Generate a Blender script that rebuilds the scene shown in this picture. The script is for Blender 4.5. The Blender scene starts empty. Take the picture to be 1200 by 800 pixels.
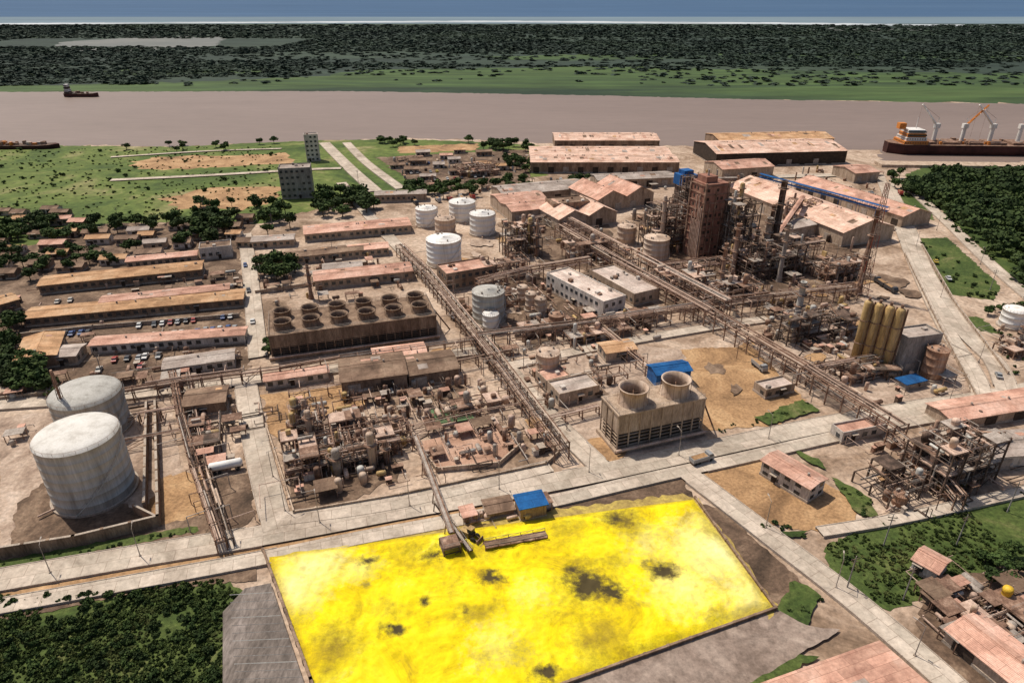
import bpy, math, random
import numpy as np
from mathutils import Vector, noise
R=random.Random(7)
sc=bpy.context.scene
H=120.0; TH=math.radians(27.1); ST=math.sin(TH); CT=math.cos(TH); F=800.0
# ---- site survey: photo point -> metres on the ground, and heights in metres
def gp(u,v):
    x=(u-600)/F; y=(400-v)/F
    t=H/(ST-y*CT)
    return Vector((x*t,(CT+y*ST)*t))
def sc_at(v):
    return F*(ST-(400-v)/F*CT)/H      # px per metre on ground row v
def hh(vb,vt):
    d=(vb-vt)/F; y=(400-vb)/F; t=H/(ST-y*CT)
    return d*t/(CT+(y+d)*ST)
GA=math.radians(20)

# ---------------------------------------------------------------- materials
def nn(nt,t,**k):
    n=nt.nodes.new(t)
    for a,b in k.items(): setattr(n,a,b)
    return n
def M(name,cols,scale=.15,rough=.9,bump=.3,stretch=(1,1,1),fine=2.5,finea=.35,space='pos',metal=0,rand=.12,sheet=None,corr=None,spec=.25,bdist=.1,uvslab=None,dist=0):
    m=bpy.data.materials.new(name); m.use_nodes=True; nt=m.node_tree; L=nt.links.new
    b=nt.nodes['Principled BSDF']; b.inputs['Roughness'].default_value=rough; b.inputs['Metallic'].default_value=metal
    b.inputs['Specular IOR Level'].default_value=spec
    if space=='pos':
        g=nn(nt,'ShaderNodeNewGeometry'); co=g.outputs['Position']
    else:
        g=nn(nt,'ShaderNodeTexCoord'); co=g.outputs['Object']
    mp=nn(nt,'ShaderNodeMapping'); mp.inputs['Scale'].default_value=stretch; L(co,mp.inputs['Vector'])
    n1=nn(nt,'ShaderNodeTexNoise'); n1.inputs['Scale'].default_value=scale; n1.inputs['Detail'].default_value=8; n1.inputs['Roughness'].default_value=.68; n1.inputs['Distortion'].default_value=dist
    L(mp.outputs[0],n1.inputs['Vector'])
    r=nn(nt,'ShaderNodeValToRGB'); L(n1.outputs['Fac'],r.inputs[0])
    e=r.color_ramp.elements
    while len(e)<len(cols): e.new(.5)
    for i,(p,c) in enumerate(cols): e[i].position=p; e[i].color=(*c,1)
    col=r.outputs[0]
    n2=nn(nt,'ShaderNodeTexNoise'); n2.inputs['Scale'].default_value=fine; n2.inputs['Detail'].default_value=5; n2.inputs['Roughness'].default_value=.7
    L(mp.outputs[0],n2.inputs['Vector'])
    mr=nn(nt,'ShaderNodeMapRange'); mr.inputs[1].default_value=.3; mr.inputs[2].default_value=.7; mr.inputs[3].default_value=1-finea; mr.inputs[4].default_value=1+finea
    L(n2.outputs['Fac'],mr.inputs[0])
    def mul(a,f):
        x=nn(nt,'ShaderNodeVectorMath',operation='MULTIPLY'); L(a,x.inputs[0]); L(f,x.inputs[1]); return x.outputs[0]
    col=mul(col,mr.outputs[0])
    if rand:
        oi=nn(nt,'ShaderNodeObjectInfo'); m2=nn(nt,'ShaderNodeMapRange'); m2.inputs[3].default_value=1-rand; m2.inputs[4].default_value=1+rand
        L(oi.outputs['Random'],m2.inputs[0]); col=mul(col,m2.outputs[0])
    hsrc=n2.outputs['Fac']
    if sheet or uvslab:
        br=nn(nt,'ShaderNodeTexBrick'); tc=nn(nt,'ShaderNodeTexCoord')
        L(tc.outputs['UV' if uvslab else 'Object'],br.inputs['Vector'])
        sw,sh,lo,mo=(sheet or uvslab)
        br.inputs['Scale'].default_value=1; br.inputs['Brick Width'].default_value=sw; br.inputs['Row Height'].default_value=sh
        br.inputs['Mortar Size'].default_value=mo; br.inputs['Mortar Smooth'].default_value=.3
        br.inputs['Color1'].default_value=(1.12,1.1,1.08,1); br.inputs['Color2'].default_value=(lo,lo,lo*.97,1); br.inputs['Mortar'].default_value=(.6,.55,.52,1)
        col=mul(col,br.outputs['Color'])
    L(col,b.inputs['Base Color'])
    bp=nn(nt,'ShaderNodeBump'); bp.inputs['Strength'].default_value=bump; bp.inputs['Distance'].default_value=bdist
    if corr:
        tc=nn(nt,'ShaderNodeTexCoord'); wv=nn(nt,'ShaderNodeTexWave'); wv.bands_direction='X' if corr[1]=='x' else 'Y'
        wv.inputs['Scale'].default_value=corr[0]; L(tc.outputs['Object'],wv.inputs['Vector']); 
        L(wv.outputs['Fac'],bp.inputs['Height'])
    else: L(hsrc,bp.inputs['Height'])
    L(bp.outputs[0],b.inputs['Normal'])
    return m
def c(*a): return a
GROUND=M('site_ground',[(.30,c(.13,.085,.055)),(.40,c(.25,.17,.115)),(.49,c(.38,.275,.20)),(.58,c(.48,.365,.275)),(.72,c(.58,.46,.365))],.035,fine=.6,finea=.42,rand=0,dist=.9)
SOIL=M('bare_soil',[(.3,c(.16,.09,.045)),(.5,c(.37,.22,.11)),(.7,c(.53,.35,.19))],.06,fine=1.2,finea=.38,rand=0,dist=.8)
DIRT=M('dark_dirt',[(.3,c(.045,.03,.02)),(.5,c(.14,.09,.06)),(.7,c(.34,.24,.165))],.07,fine=1.1,finea=.4,rand=0,dist=.8)
CONC=M('concrete_slabs',[(.3,c(.29,.235,.185)),(.45,c(.43,.36,.295)),(.58,c(.52,.445,.37)),(.72,c(.60,.52,.44))],.07,stretch=(1,1,1),fine=.8,finea=.24,rand=0,uvslab=(5,3.5,.88,.07),dist=.9)
PAD=M('concrete_pad',[(.28,c(.12,.08,.06)),(.42,c(.30,.215,.16)),(.55,c(.43,.325,.25)),(.7,c(.56,.45,.365))],.08,fine=.9,finea=.33,rand=0,dist=.8)
DPAD=M('worn_concrete_apron',[(.28,c(.12,.085,.065)),(.45,c(.24,.18,.145)),(.7,c(.38,.30,.245))],.1,fine=.9,finea=.33,rand=0,dist=.8)
REDPAD=M('brick_pad',[(.3,c(.27,.15,.10)),(.5,c(.44,.27,.19)),(.7,c(.52,.35,.26))],.12,fine=1.5,finea=.25,rand=0)
KERB=M('kerb_concrete',[(.3,c(.30,.24,.19)),(.7,c(.50,.42,.345))],.4,rand=0)
GRASS=M('grass',[(.3,c(.025,.042,.012)),(.45,c(.05,.08,.018)),(.6,c(.085,.115,.028)),(.78,c(.24,.20,.09))],.035,fine=.7,finea=.4,bump=.6,bdist=.4,rand=0)
LUSH=M('lush_grass',[(.3,c(.022,.038,.010)),(.45,c(.05,.078,.017)),(.58,c(.085,.112,.028)),(.74,c(.19,.165,.075))],.07,fine=.9,finea=.5,bump=.6,bdist=.4,rand=0,dist=.6)
FIELD=M('field_ground',[(.32,c(.032,.058,.014)),(.44,c(.075,.112,.024)),(.54,c(.12,.155,.036)),(.62,c(.21,.20,.08)),(.72,c(.42,.34,.21))],.014,fine=.2,finea=.4,rand=0,dist=.8)
FARB=M('hazed_far_bank_ground',[(.32,c(.020,.032,.026)),(.5,c(.030,.047,.033)),(.68,c(.05,.072,.042))],.0022,stretch=(.35,1,1),fine=.02,finea=.35,rand=0)  # aerial haze painted in: ground colours lifted towards blue
MARSH=M('marsh_ground',[(.36,c(.020,.038,.020)),(.45,c(.036,.062,.024)),(.54,c(.055,.092,.028)),(.7,c(.085,.125,.04))],.006,stretch=(.2,1,1),fine=.03,finea=.45,rand=0,dist=.8)
RIVER=M('river_water',[(.3,c(.19,.138,.112)),(.7,c(.25,.185,.155))],.004,stretch=(.25,1,1),rough=.5,fine=.12,finea=.08,bump=.2,rand=0,spec=.3,dist=.5)
LAGOON=M('lagoon_water',[(.3,c(.10,.11,.10)),(.7,c(.16,.16,.14))],.004,rough=.6,rand=0,fine=.02,finea=.1)
SEA=M('sea_water',[(.3,c(.055,.105,.19)),(.7,c(.08,.14,.23))],.0004,stretch=(.2,1,1),rough=.8,fine=.004,finea=.12,rand=0,spec=.05)
HAZESEA=M('hazed_sea_water',[(.3,c(.13,.18,.22)),(.7,c(.19,.25,.29))],.0008,stretch=(.2,1,1),rough=.8,fine=.004,finea=.12,rand=0,spec=.05)  # paler sea colour stands for haze near the surf
SURF=M('surf',[(.35,c(.16,.20,.22)),(.6,c(.55,.58,.60))],.006,rand=0,stretch=(.3,1,1))
DUST=M('sulphur_dust',[(.3,c(.20,.13,.05)),(.5,c(.36,.26,.08)),(.7,c(.60,.46,.1))],.15,fine=1,finea=.3,rand=0,dist=.8)
def roofm(n,a,b_,d,**k): return M(n,[(.3,a),(.5,b_),(.72,d)],.12,space='obj',fine=1.2,finea=.22,sheet=(7,2.2,.78,.06),corr=(1.2,'x'),bump=.35,bdist=.12,dist=.4,**k)
R_PINK=roofm('pink_sheet_roof',c(.30,.15,.11),c(.55,.32,.24),c(.70,.47,.38))
R_CREAM=roofm('cream_sheet_roof',c(.42,.24,.17),c(.68,.46,.36),c(.78,.60,.50))
R_ORNG=roofm('orange_sheet_roof',c(.27,.14,.07),c(.52,.31,.17),c(.64,.44,.28))
R_BRWN=roofm('brown_sheet_roof',c(.08,.05,.035),c(.20,.13,.09),c(.34,.24,.17))
R_GRAY=roofm('grey_sheet_roof',c(.22,.17,.145),c(.40,.335,.295),c(.56,.49,.44))
R_BLUE=roofm('blue_sheet_roof',c(.008,.045,.14),c(.012,.09,.26),c(.02,.13,.34))
R_WHITE=roofm('white_sheet_roof',c(.36,.27,.23),c(.60,.49,.43),c(.72,.62,.55))
W_TAN=M('tan_wall',[(.3,c(.2,.14,.1)),(.5,c(.40,.30,.22)),(.7,c(.52,.41,.32))],.3,stretch=(1,1,.25))
W_WHITE=M('white_wall',[(.3,c(.38,.32,.27)),(.6,c(.64,.58,.52))],.3,stretch=(1,1,.25))
W_GRAY=M('grey_wall',[(.3,c(.16,.14,.13)),(.6,c(.34,.31,.28))],.3,stretch=(1,1,.25))
W_BRWN=M('brown_wall',[(.3,c(.10,.065,.045)),(.5,c(.24,.16,.11)),(.7,c(.38,.27,.19))],.3,stretch=(1,1,.25))
W_RED=M('red_tower_wall',[(.3,c(.14,.06,.04)),(.5,c(.29,.14,.10)),(.7,c(.42,.24,.17))],.2,stretch=(1,1,.2))
W_DARK=M('dark_louvre',[(.3,c(.025,.02,.016)),(.7,c(.08,.055,.04))],.5)
GLASS=M('window_glass',[(.3,c(.02,.025,.03)),(.7,c(.05,.06,.07))],.5,rough=.2,spec=.5)
STEEL=M('rusty_steel',[(.3,c(.08,.045,.03)),(.5,c(.22,.13,.09)),(.7,c(.44,.30,.22))],.4)
DSTEEL=M('dark_steel',[(.3,c(.03,.022,.018)),(.5,c(.09,.06,.045)),(.7,c(.24,.16,.12))],.4)
GALV=M('galvanised_steel',[(.3,c(.20,.16,.13)),(.6,c(.42,.36,.31))],.5,rough=.7)
PPINK=M('dusty_pipe',[(.3,c(.3,.19,.14)),(.6,c(.58,.42,.33))],.4,rough=.7)
T_WHITE=M('white_tank_paint',[(.28,c(.5,.46,.41)),(.5,c(.76,.73,.69)),(.7,c(.82,.8,.77))],.25,stretch=(1,1,.15),rough=.6,finea=.08)
T_GRAY=M('grey_tank_paint',[(.28,c(.25,.23,.20)),(.5,c(.46,.44,.40)),(.7,c(.56,.54,.50))],.35,stretch=(1,1,.1),rough=.6,finea=.18)
T_ROOF=M('pale_tank_roof',[(.28,c(.42,.38,.33)),(.5,c(.66,.63,.58)),(.7,c(.74,.71,.67))],.2,rough=.6,finea=.12)
T_TAN=M('tan_tank_paint',[(.28,c(.25,.16,.1)),(.5,c(.5,.37,.28)),(.7,c(.62,.5,.4))],.25,stretch=(1,1,.15),rough=.65,finea=.15)
T_RUST=M('rust_tank_paint',[(.3,c(.15,.08,.05)),(.5,c(.35,.2,.13)),(.7,c(.5,.35,.26))],.25,stretch=(1,1,.15),rough=.7)
YEL=M('ochre_paint',[(.3,c(.23,.14,.06)),(.5,c(.46,.31,.13)),(.7,c(.60,.44,.22))],.3,stretch=(1,1,.2),rough=.6)
YBRT=M('yellow_paint',[(.3,c(.55,.32,.03)),(.7,c(.75,.5,.05))],.5,rough=.5)
BLUE=M('blue_paint',[(.3,c(.01,.05,.16)),(.7,c(.02,.13,.36))],.5,rough=.6)
REDP=M('red_paint',[(.3,c(.25,.05,.03)),(.7,c(.5,.13,.08))],.5,rough=.6)
HULL=M('ship_hull_paint',[(.3,c(.03,.014,.012)),(.6,c(.09,.035,.028))],.1)
ORANGE=M('orange_paint',[(.3,c(.5,.15,.03)),(.7,c(.7,.28,.06))],.5,rough=.6)
TYRE=M('tyre_rubber',[(.3,c(.02,.02,.02)),(.7,c(.04,.04,.04))],1)
RAMP=M('ramp_concrete',[(.3,c(.08,.065,.055)),(.5,c(.17,.14,.12)),(.7,c(.28,.235,.21))],.15,stretch=(1,.3,1),fine=1.5,finea=.45,rand=0,dist=.8)
BARK=M('bark',[(.3,c(.06,.04,.03)),(.7,c(.14,.1,.07))],2)
LEAF=M('foliage',[(.3,c(.018,.034,.009)),(.5,c(.038,.064,.016)),(.72,c(.08,.11,.028))],.25,fine=2,finea=.4,rand=.35,bump=0)
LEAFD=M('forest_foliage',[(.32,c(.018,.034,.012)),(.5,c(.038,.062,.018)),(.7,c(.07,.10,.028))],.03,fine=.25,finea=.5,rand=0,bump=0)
LEAFF=M('hazed_far_forest_foliage',[(.34,c(.022,.035,.028)),(.5,c(.032,.050,.036)),(.7,c(.050,.074,.044))],.003,fine=.03,finea=.5,rand=0,bump=0)  # leaf colours made bluish and lighter to stand for distance haze
GREENP=M('green_netting',[(.3,c(.06,.11,.05)),(.7,c(.14,.23,.11))],.4,rand=0)
CAR=bpy.data.materials.new('car_paint'); CAR.use_nodes=True
nt=CAR.node_tree; oi=nn(nt,'ShaderNodeObjectInfo'); rp=nn(nt,'ShaderNodeValToRGB'); rp.color_ramp.interpolation='CONSTANT'
cl=[(0,(.55,.54,.52)),(.2,(.28,.28,.28)),(.42,(.04,.04,.045)),(.62,(.30,.03,.02)),(.72,(.03,.07,.2)),(.82,(.42,.38,.33)),(.95,(.5,.36,.05))]
while len(rp.color_ramp.elements)<len(cl): rp.color_ramp.elements.new(.5)
for i,(p,k) in enumerate(cl): rp.color_ramp.elements[i].position=p; rp.color_ramp.elements[i].color=(*k,1)
nt.links.new(oi.outputs['Random'],rp.inputs[0]); nt.links.new(rp.outputs[0],nt.nodes['Principled BSDF'].inputs['Base Color']); nt.nodes['Principled BSDF'].inputs['Roughness'].default_value=.4
# sulphur
SUL=bpy.data.materials.new('sulphur'); SUL.use_nodes=True; nt=SUL.node_tree; L=nt.links.new
b=nt.nodes['Principled BSDF']; b.inputs['Roughness'].default_value=.95; b.inputs['Specular IOR Level'].default_value=.1
g=nn(nt,'ShaderNodeNewGeometry')
n1=nn(nt,'ShaderNodeTexNoise'); n1.inputs['Scale'].default_value=.075; n1.inputs['Detail'].default_value=10; n1.inputs['Roughness'].default_value=.72; n1.inputs['Distortion'].default_value=1.0
L(g.outputs['Position'],n1.inputs['Vector'])
rp=nn(nt,'ShaderNodeValToRGB'); e=rp.color_ramp.elements
sc_=[(.32,(.48,.34,.02)),(.40,(.74,.55,.012)),(.48,(.90,.71,.012)),(.60,(.93,.78,.03)),(.70,(.94,.84,.18))]
while len(e)<5: e.new(.5)
for i,(p,k) in enumerate(sc_): e[i].position=p; e[i].color=(*k,1)
L(n1.outputs['Fac'],rp.inputs[0])
at=nn(nt,'ShaderNodeAttribute'); at.attribute_name='stain'; sp=nn(nt,'ShaderNodeSeparateColor'); L(at.outputs['Color'],sp.inputs[0])
n3=nn(nt,'ShaderNodeTexNoise'); n3.inputs['Scale'].default_value=.7; n3.inputs['Detail'].default_value=9; n3.inputs['Roughness'].default_value=.78; L(g.outputs['Position'],n3.inputs['Vector'])
def stn(ch,color,prev,thr=.45,w=.22,am=.9):
    a=nn(nt,'ShaderNodeMath',operation='MULTIPLY_ADD'); L(n3.outputs['Fac'],a.inputs[0]); a.inputs[1].default_value=am; L(sp.outputs[ch],a.inputs[2])
    mr=nn(nt,'ShaderNodeMapRange'); L(a.outputs[0],mr.inputs[0]); mr.inputs[1].default_value=thr+am*.5-w; mr.inputs[2].default_value=thr+am*.5+w
    mx=nn(nt,'ShaderNodeMix',data_type='RGBA'); L(mr.outputs[0],mx.inputs[0]); L(prev,mx.inputs[6]); mx.inputs[7].default_value=(*color,1)
    return mx.outputs[2]
cc=stn(2,(.94,.89,.38),rp.outputs[0],.5,.35)
cc=stn(1,(.33,.24,.03),cc,.5,.38,1.5)
cc=stn(0,(.085,.065,.03),cc,.45,.25,1.3)
L(cc,b.inputs['Base Color'])
bp=nn(nt,'ShaderNodeBump'); bp.inputs['Strength'].default_value=.8; bp.inputs['Distance'].default_value=.5; L(n3.outputs['Fac'],bp.inputs['Height']); L(bp.outputs[0],b.inputs['Normal'])

# ---------------------------------------------------------------- mesh builder
class MB:
    def __init__(s): s.v=[];s.f=[];s.m=[];s.s=[];s.mats=[]
    def mi(s,m):
        if m not in s.mats: s.mats.append(m)
        return s.mats.index(m)
    def add(s,vs,fs,mat,smooth=False):
        o=len(s.v); s.v+=[tuple(p) for p in vs]; i=s.mi(mat)
        for f in fs: s.f.append([o+k for k in f]); s.m.append(i); s.s.append(smooth)
    def box(s,x,y,z,w,d,h,mat,rot=0):
        ca,sa=math.cos(rot),math.sin(rot); vs=[]
        for zz in (z,z+h):
            for a,b in ((-1,-1),(1,-1),(1,1),(-1,1)):
                px,py=a*w/2,b*d/2; vs.append((x+px*ca-py*sa,y+px*sa+py*ca,zz))
        s.add(vs,[(3,2,1,0),(4,5,6,7),(0,1,5,4),(1,2,6,5),(2,3,7,6),(3,0,4,7)],mat)
    def lathe(s,a,b,prof,mat,n=12,capa=True,capb=True):
        a=Vector(a);ax=Vector(b)-a; ln=ax.length
        if ln<1e-6: return
        ax/=ln; up=Vector((0,0,1)) if abs(ax.z)<.9 else Vector((1,0,0)); e1=ax.cross(up).normalized(); e2=ax.cross(e1)
        vs=[]
        for t,r in prof:
            for i in range(n):
                q=2*math.pi*i/n; vs.append(a+ax*t+e1*(r*math.cos(q))+e2*(r*math.sin(q)))
        fs=[]
        for k in range(len(prof)-1):
            for i in range(n):
                j=(i+1)%n; fs.append((k*n+i,k*n+j,(k+1)*n+j,(k+1)*n+i))
        s.add(vs,fs,mat,n>6)
        if capa: s.add(vs[:n],[tuple(range(n-1,-1,-1))],mat)
        if capb: s.add(vs[-n:],[tuple(range(n))],mat)
    def cyl(s,x,y,z,r,h,mat,n=14,r2=None): s.lathe((x,y,z),(x,y,z+h),[(0,r),(h,r if r2 is None else r2)],mat,n)
    def tube(s,a,b,r,mat,n=5):
        ln=(Vector(b)-Vector(a)).length; s.lathe(a,b,[(0,r),(ln,r)],mat,n)
    def beam(s,a,b,w,mat): s.tube(a,b,w*.7,mat,4)
    def prism(s,prof,y0,y1,mat,ax='y'):
        n=len(prof)
        if ax=='y': vs=[(p[0],y0,p[1]) for p in prof]+[(p[0],y1,p[1]) for p in prof]
        else: vs=[(y0,p[0],p[1]) for p in prof]+[(y1,p[0],p[1]) for p in prof]
        s.add(vs,[tuple(range(n)),tuple(range(2*n-1,n-1,-1))]+[(i,n+i,n+(i+1)%n,(i+1)%n) for i in range(n)],mat)
    def mesh(s,name):
        me=bpy.data.meshes.new(name); me.from_pydata(s.v,[],s.f)
        for m in s.mats: me.materials.append(m)
        me.polygons.foreach_set('material_index',s.m); me.polygons.foreach_set('use_smooth',s.s); me.update(); return me
    def obj(s,name,x=0,y=0,ang=0,z=0):
        return put(name,s.mesh(name),x,y,ang,z)
def put(name,me,x=0,y=0,ang=0,z=0,s=1,sz=None):
    o=bpy.data.objects.new(name,me); sc.collection.objects.link(o); o.location=(x,y,z); o.rotation_euler=(0,0,ang); o.scale=(s,s,sz or s); return o

# ---------------------------------------------------------------- ground sheets
LAY=[.02]
def inpoly(p,poly):
    c_=False;j=len(poly)-1
    for i in range(len(poly)):
        a,b_=poly[i],poly[j]
        if (a.y>p.y)!=(b_.y>p.y) and p.x<(b_.x-a.x)*(p.y-a.y)/(b_.y-a.y)+a.x: c_=not c_
        j=i
    return c_
def scat(px,n,rg,mind=0,mk=4000):
    poly=[gp(*p) for p in px]; x0=min(p.x for p in poly);x1=max(p.x for p in poly);y0=min(p.y for p in poly);y1=max(p.y for p in poly); out=[];k=0
    while len(out)<n and k<n*40:
        k+=1; p=Vector((rg.uniform(x0,x1),rg.uniform(y0,y1)))
        if inpoly(p,poly) and (mind==0 or all((p-q).length>mind for q in out)): out.append(p)
    return out
def sheet(name,px,mat,world=False,jag=0):
    pts=[Vector(p) if world else gp(*p) for p in px]
    if jag:
        q=[]
        for i in range(len(pts)):
            a,b=pts[i],pts[(i+1)%len(pts)]; n=max(1,int((b-a).length/max(1.4,jag*1.6)))
            for k in range(n):
                p=a.lerp(b,k/n); q.append(p+Vector((R.uniform(-jag,jag),R.uniform(-jag,jag))))
        pts=q
    z=LAY[0]; LAY[0]+=.0042
    me=bpy.data.meshes.new(name); me.from_pydata([(p.x,p.y,z) for p in pts],[],[list(range(len(pts)))])
    me.materials.append(mat)
    if me.polygons[0].normal.z<0: me.flip_normals()
    return put(name,me)
g_=bpy.data.meshes.new('ground'); g_.from_pydata([(-60000,-3000,0),(60000,-3000,0),(60000,90000,0),(-60000,90000,0)],[],[(0,1,2,3)]); g_.materials.append(GROUND); put('ground',g_)
def Yv(v): return gp(600,v).y
yr0,ys=Yv(120),Yv(28)
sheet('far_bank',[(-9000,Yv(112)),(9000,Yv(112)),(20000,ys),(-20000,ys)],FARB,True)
sheet('marsh',[(-500,100),(0,101),(200,97),(380,90),(420,82),(700,78),(1000,84),(1300,88),(1700,92),(1700,125),(1300,123),(900,118),(400,108),(0,109),(-500,109)],MARSH,jag=14)
sheet('marsh',[(560,66),(900,62),(1300,68),(1300,73),(900,69),(600,71)],MARSH,jag=18)
sheet('marsh',[(0,84),(200,80),(350,84),(200,88),(0,90)],MARSH,jag=14)
sheet('lagoon',[(75,49),(160,44),(265,42),(255,54),(190,58),(110,62),(60,56)],LAGOON,jag=10)
sheet('lagoon',[(780,30),(1210,36),(1210,40),(900,35)],LAGOON,jag=10)
sheet('sea',[(-60000,ys),(60000,ys),(60000,90000),(-60000,90000)],SEA,True)
sheet('hazed_sea',[(-60000,ys),(60000,ys),(60000,Yv(20)),(-60000,Yv(20))],HAZESEA,True)  # band of sea with haze put into its colour
sheet('surf',[(-300,29),(0,27.5),(300,25.5),(600,24.5),(900,26.5),(1200,30),(1500,31),(1500,34),(1200,32.6),(900,28.6),(600,26.4),(300,27.2),(0,29.2),(-300,31)],SURF,jag=20)
sheet('field',[(-600,300),(-600,165),(0,170),(200,172),(330,166),(460,163),(560,166),(640,172),(640,205),(520,225),(430,232),(300,262),(130,262),(30,290),(-200,330)],FIELD,jag=3)
sheet('river',[(-1500,109),(0,108),(400,107),(700,112),(900,117),(1200,122),(2200,130),(2200,186),(1400,182),(1200,190),(1035,192),(1028,176),(830,172),(640,168),(560,164),(480,162),(330,166),(200,172),(120,170),(0,173),(-1500,180)],RIVER,jag=3)
sheet('bare_ground',[(150,190),(190,184),(335,180),(345,192),(250,197),(170,199)],SOIL,jag=4)
sheet('bare_ground',[(190,232),(240,222),(330,218),(325,232),(290,245),(210,246)],SOIL,jag=4)
sheet('bare_ground',[(465,172),(560,168),(560,176),(470,180)],SOIL,jag=2)
sheet('lawn',[(-80,700),(60,694),(180,684),(262,676),(300,700),(262,720),(268,830),(-80,840)],LUSH,jag=.8)
sheet('lawn',[(965,640),(1060,600),(1210,575),(1300,570),(1300,670),(1180,660),(1130,680),(1040,715),(985,700)],LUSH,jag=.8)
sheet('grass_verge',[(1075,280),(1110,278),(1172,335),(1165,352),(1110,345)],LUSH,jag=.8)
sheet('grass_verge',[(1120,370),(1150,372),(1172,392),(1150,388)],LUSH,jag=.8)
sheet('grass_verge',[(1060,225),(1080,232),(1095,258),(1070,255),(1045,240)],LUSH,jag=.8)
sheet('woodland_floor',[(1060,205),(1100,190),(1500,200),(1600,380),(1210,355),(1150,290),(1090,235)],GRASS,jag=1)
sheet('concrete_pad',[(0,490),(140,470),(200,470),(215,560),(190,620),(0,650)],PAD,jag=.3)
sheet('concrete_pad',[(110,400),(280,380),(300,450),(130,470)],PAD,jag=.3)
sheet('concrete_pad',[(590,430),(700,400),(800,410),(830,520),(720,545),(660,500)],PAD,jag=.3)
sheet('concrete_pad',[(950,380),(1130,420),(1140,470),(1010,490),(930,440)],PAD,jag=.3)
sheet('dirt_patch',[(800,410),(880,405),(955,480),(900,500),(820,505),(815,450)],SOIL,jag=1)
sheet('dirt_patch',[(820,555),(880,535),(960,560),(1020,600),(960,625),(900,615),(850,590)],SOIL,jag=1)
sheet('dirt_patch',[(306,462),(420,450),(430,478),(330,520),(312,500)],SOIL,jag=1)
sheet('dirt_patch',[(330,530),(450,505),(470,560),(400,592),(345,600)],DIRT,jag=1)
sheet('dirt_patch',[(190,560),(240,550),(235,625),(200,640),(150,640)],SOIL,jag=1)
sheet('dirt_patch',[(245,560),(290,555),(300,600),(262,640),(240,625)],DIRT,jag=1)
sheet('dirt_patch',[(815,588),(850,600),(950,692),(905,714)],DIRT,jag=.5)
sheet('dirt_patch',[(520,610),(640,590),(800,560),(812,585),(650,606),(600,618),(520,636)],DIRT,jag=.7)
sheet('dirt_patch',[(1080,680),(1210,660),(1300,820),(1120,820),(1075,740)],DIRT,jag=1)
sheet('dirt_patch',[(0,655),(190,615),(250,600),(240,630),(0,676),(-80,690),(-80,665)],DIRT,jag=.6)
sheet('dirt_patch',[(20,590),(60,560),(150,590),(180,608),(90,630),(10,640)],DIRT,jag=.8)
sheet('dirt_patch',[(30,290),(130,262),(300,262),(280,300),(290,440),(150,460),(-100,440),(-200,330)],DIRT,jag=2)
sheet('dirt_patch',[(580,260),(700,255),(760,330),(640,310)],DIRT,jag=2)
sheet('dirt_patch',[(740,250),(1000,255),(1010,350),(900,360),(790,350)],DIRT,jag=2)
sheet('dirt_patch',[(560,330),(640,320),(700,370),(620,410)],DIRT,jag=2)
sheet('dirt_patch',[(440,185),(620,175),(620,215),(500,225)],DIRT,jag=2)
sheet('dirt_patch',[(-100,715),(0,696),(300,641),(560,594),(640,580),(640,586),(560,601),(300,652),(0,707),(-100,726)],SOIL,jag=.4)
sheet('dirt_patch',[(-100,742),(0,720),(150,694),(300,666),(300,680),(180,690),(0,730),(-100,752)],DIRT,jag=.5)
sheet('grass_verge',[(-60,668),(60,646),(230,616),(235,622),(60,656),(-60,677)],LUSH,jag=.5)
rb=random.Random(91)
for p in scat([(320,470),(480,300),(600,265),(1000,260),(1130,420),(1100,600),(700,540),(330,600)],95,rb,5):
    r0=rb.uniform(2.5,9); m=rb.choice((SOIL,DIRT,DIRT,PAD)); n=14; a0=rb.uniform(0,6); el_=rb.uniform(.4,1); pts=[]
    for k in range(n):
        a=k*math.tau/n; rr0=r0*rb.uniform(.6,1.15); x,y=rr0*math.cos(a),rr0*math.sin(a)*el_; pts.append((p.x+x*math.cos(a0)-y*math.sin(a0),p.y+x*math.sin(a0)+y*math.cos(a0)))
    sheet('dirt_patch',pts,m,True,.5)
sheet('grass_verge',[(870,600),(905,622),(945,625),(940,632),(895,625)],LUSH,jag=.6)
sheet('grass_verge',[(975,560),(1020,585),(1028,612),(1000,600)],LUSH,jag=.6)
sheet('grass_verge',[(925,525),(960,540),(970,552),(940,540)],LUSH,jag=.6)
sheet('grass_verge',[(885,490),(940,470),(960,482),(900,500)],LUSH,jag=.6)
sheet('grass_verge',[(930,680),(960,700),(945,735),(910,738),(905,722)],LUSH,jag=.6)
sheet('grass_verge',[(790,800),(880,765),(960,770),(860,830)],LUSH,jag=.6)
sheet('concrete_pad',[(660,800),(910,716),(945,735),(985,740),(830,830),(640,830)],DPAD,jag=.2)
sheet('sulphur_dust',[(309,655),(420,635),(530,612),(640,600),(800,580),(818,586),(912,714),(900,728),(810,592),(640,618),(420,650)],DUST,jag=.6)
sheet('brick_pad',[(488,520),(580,500),(612,520),(585,545),(512,552)],REDPAD)
sheet('sports_court',[(503,482),(545,474),(556,492),(512,500)],GREENP)
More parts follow.
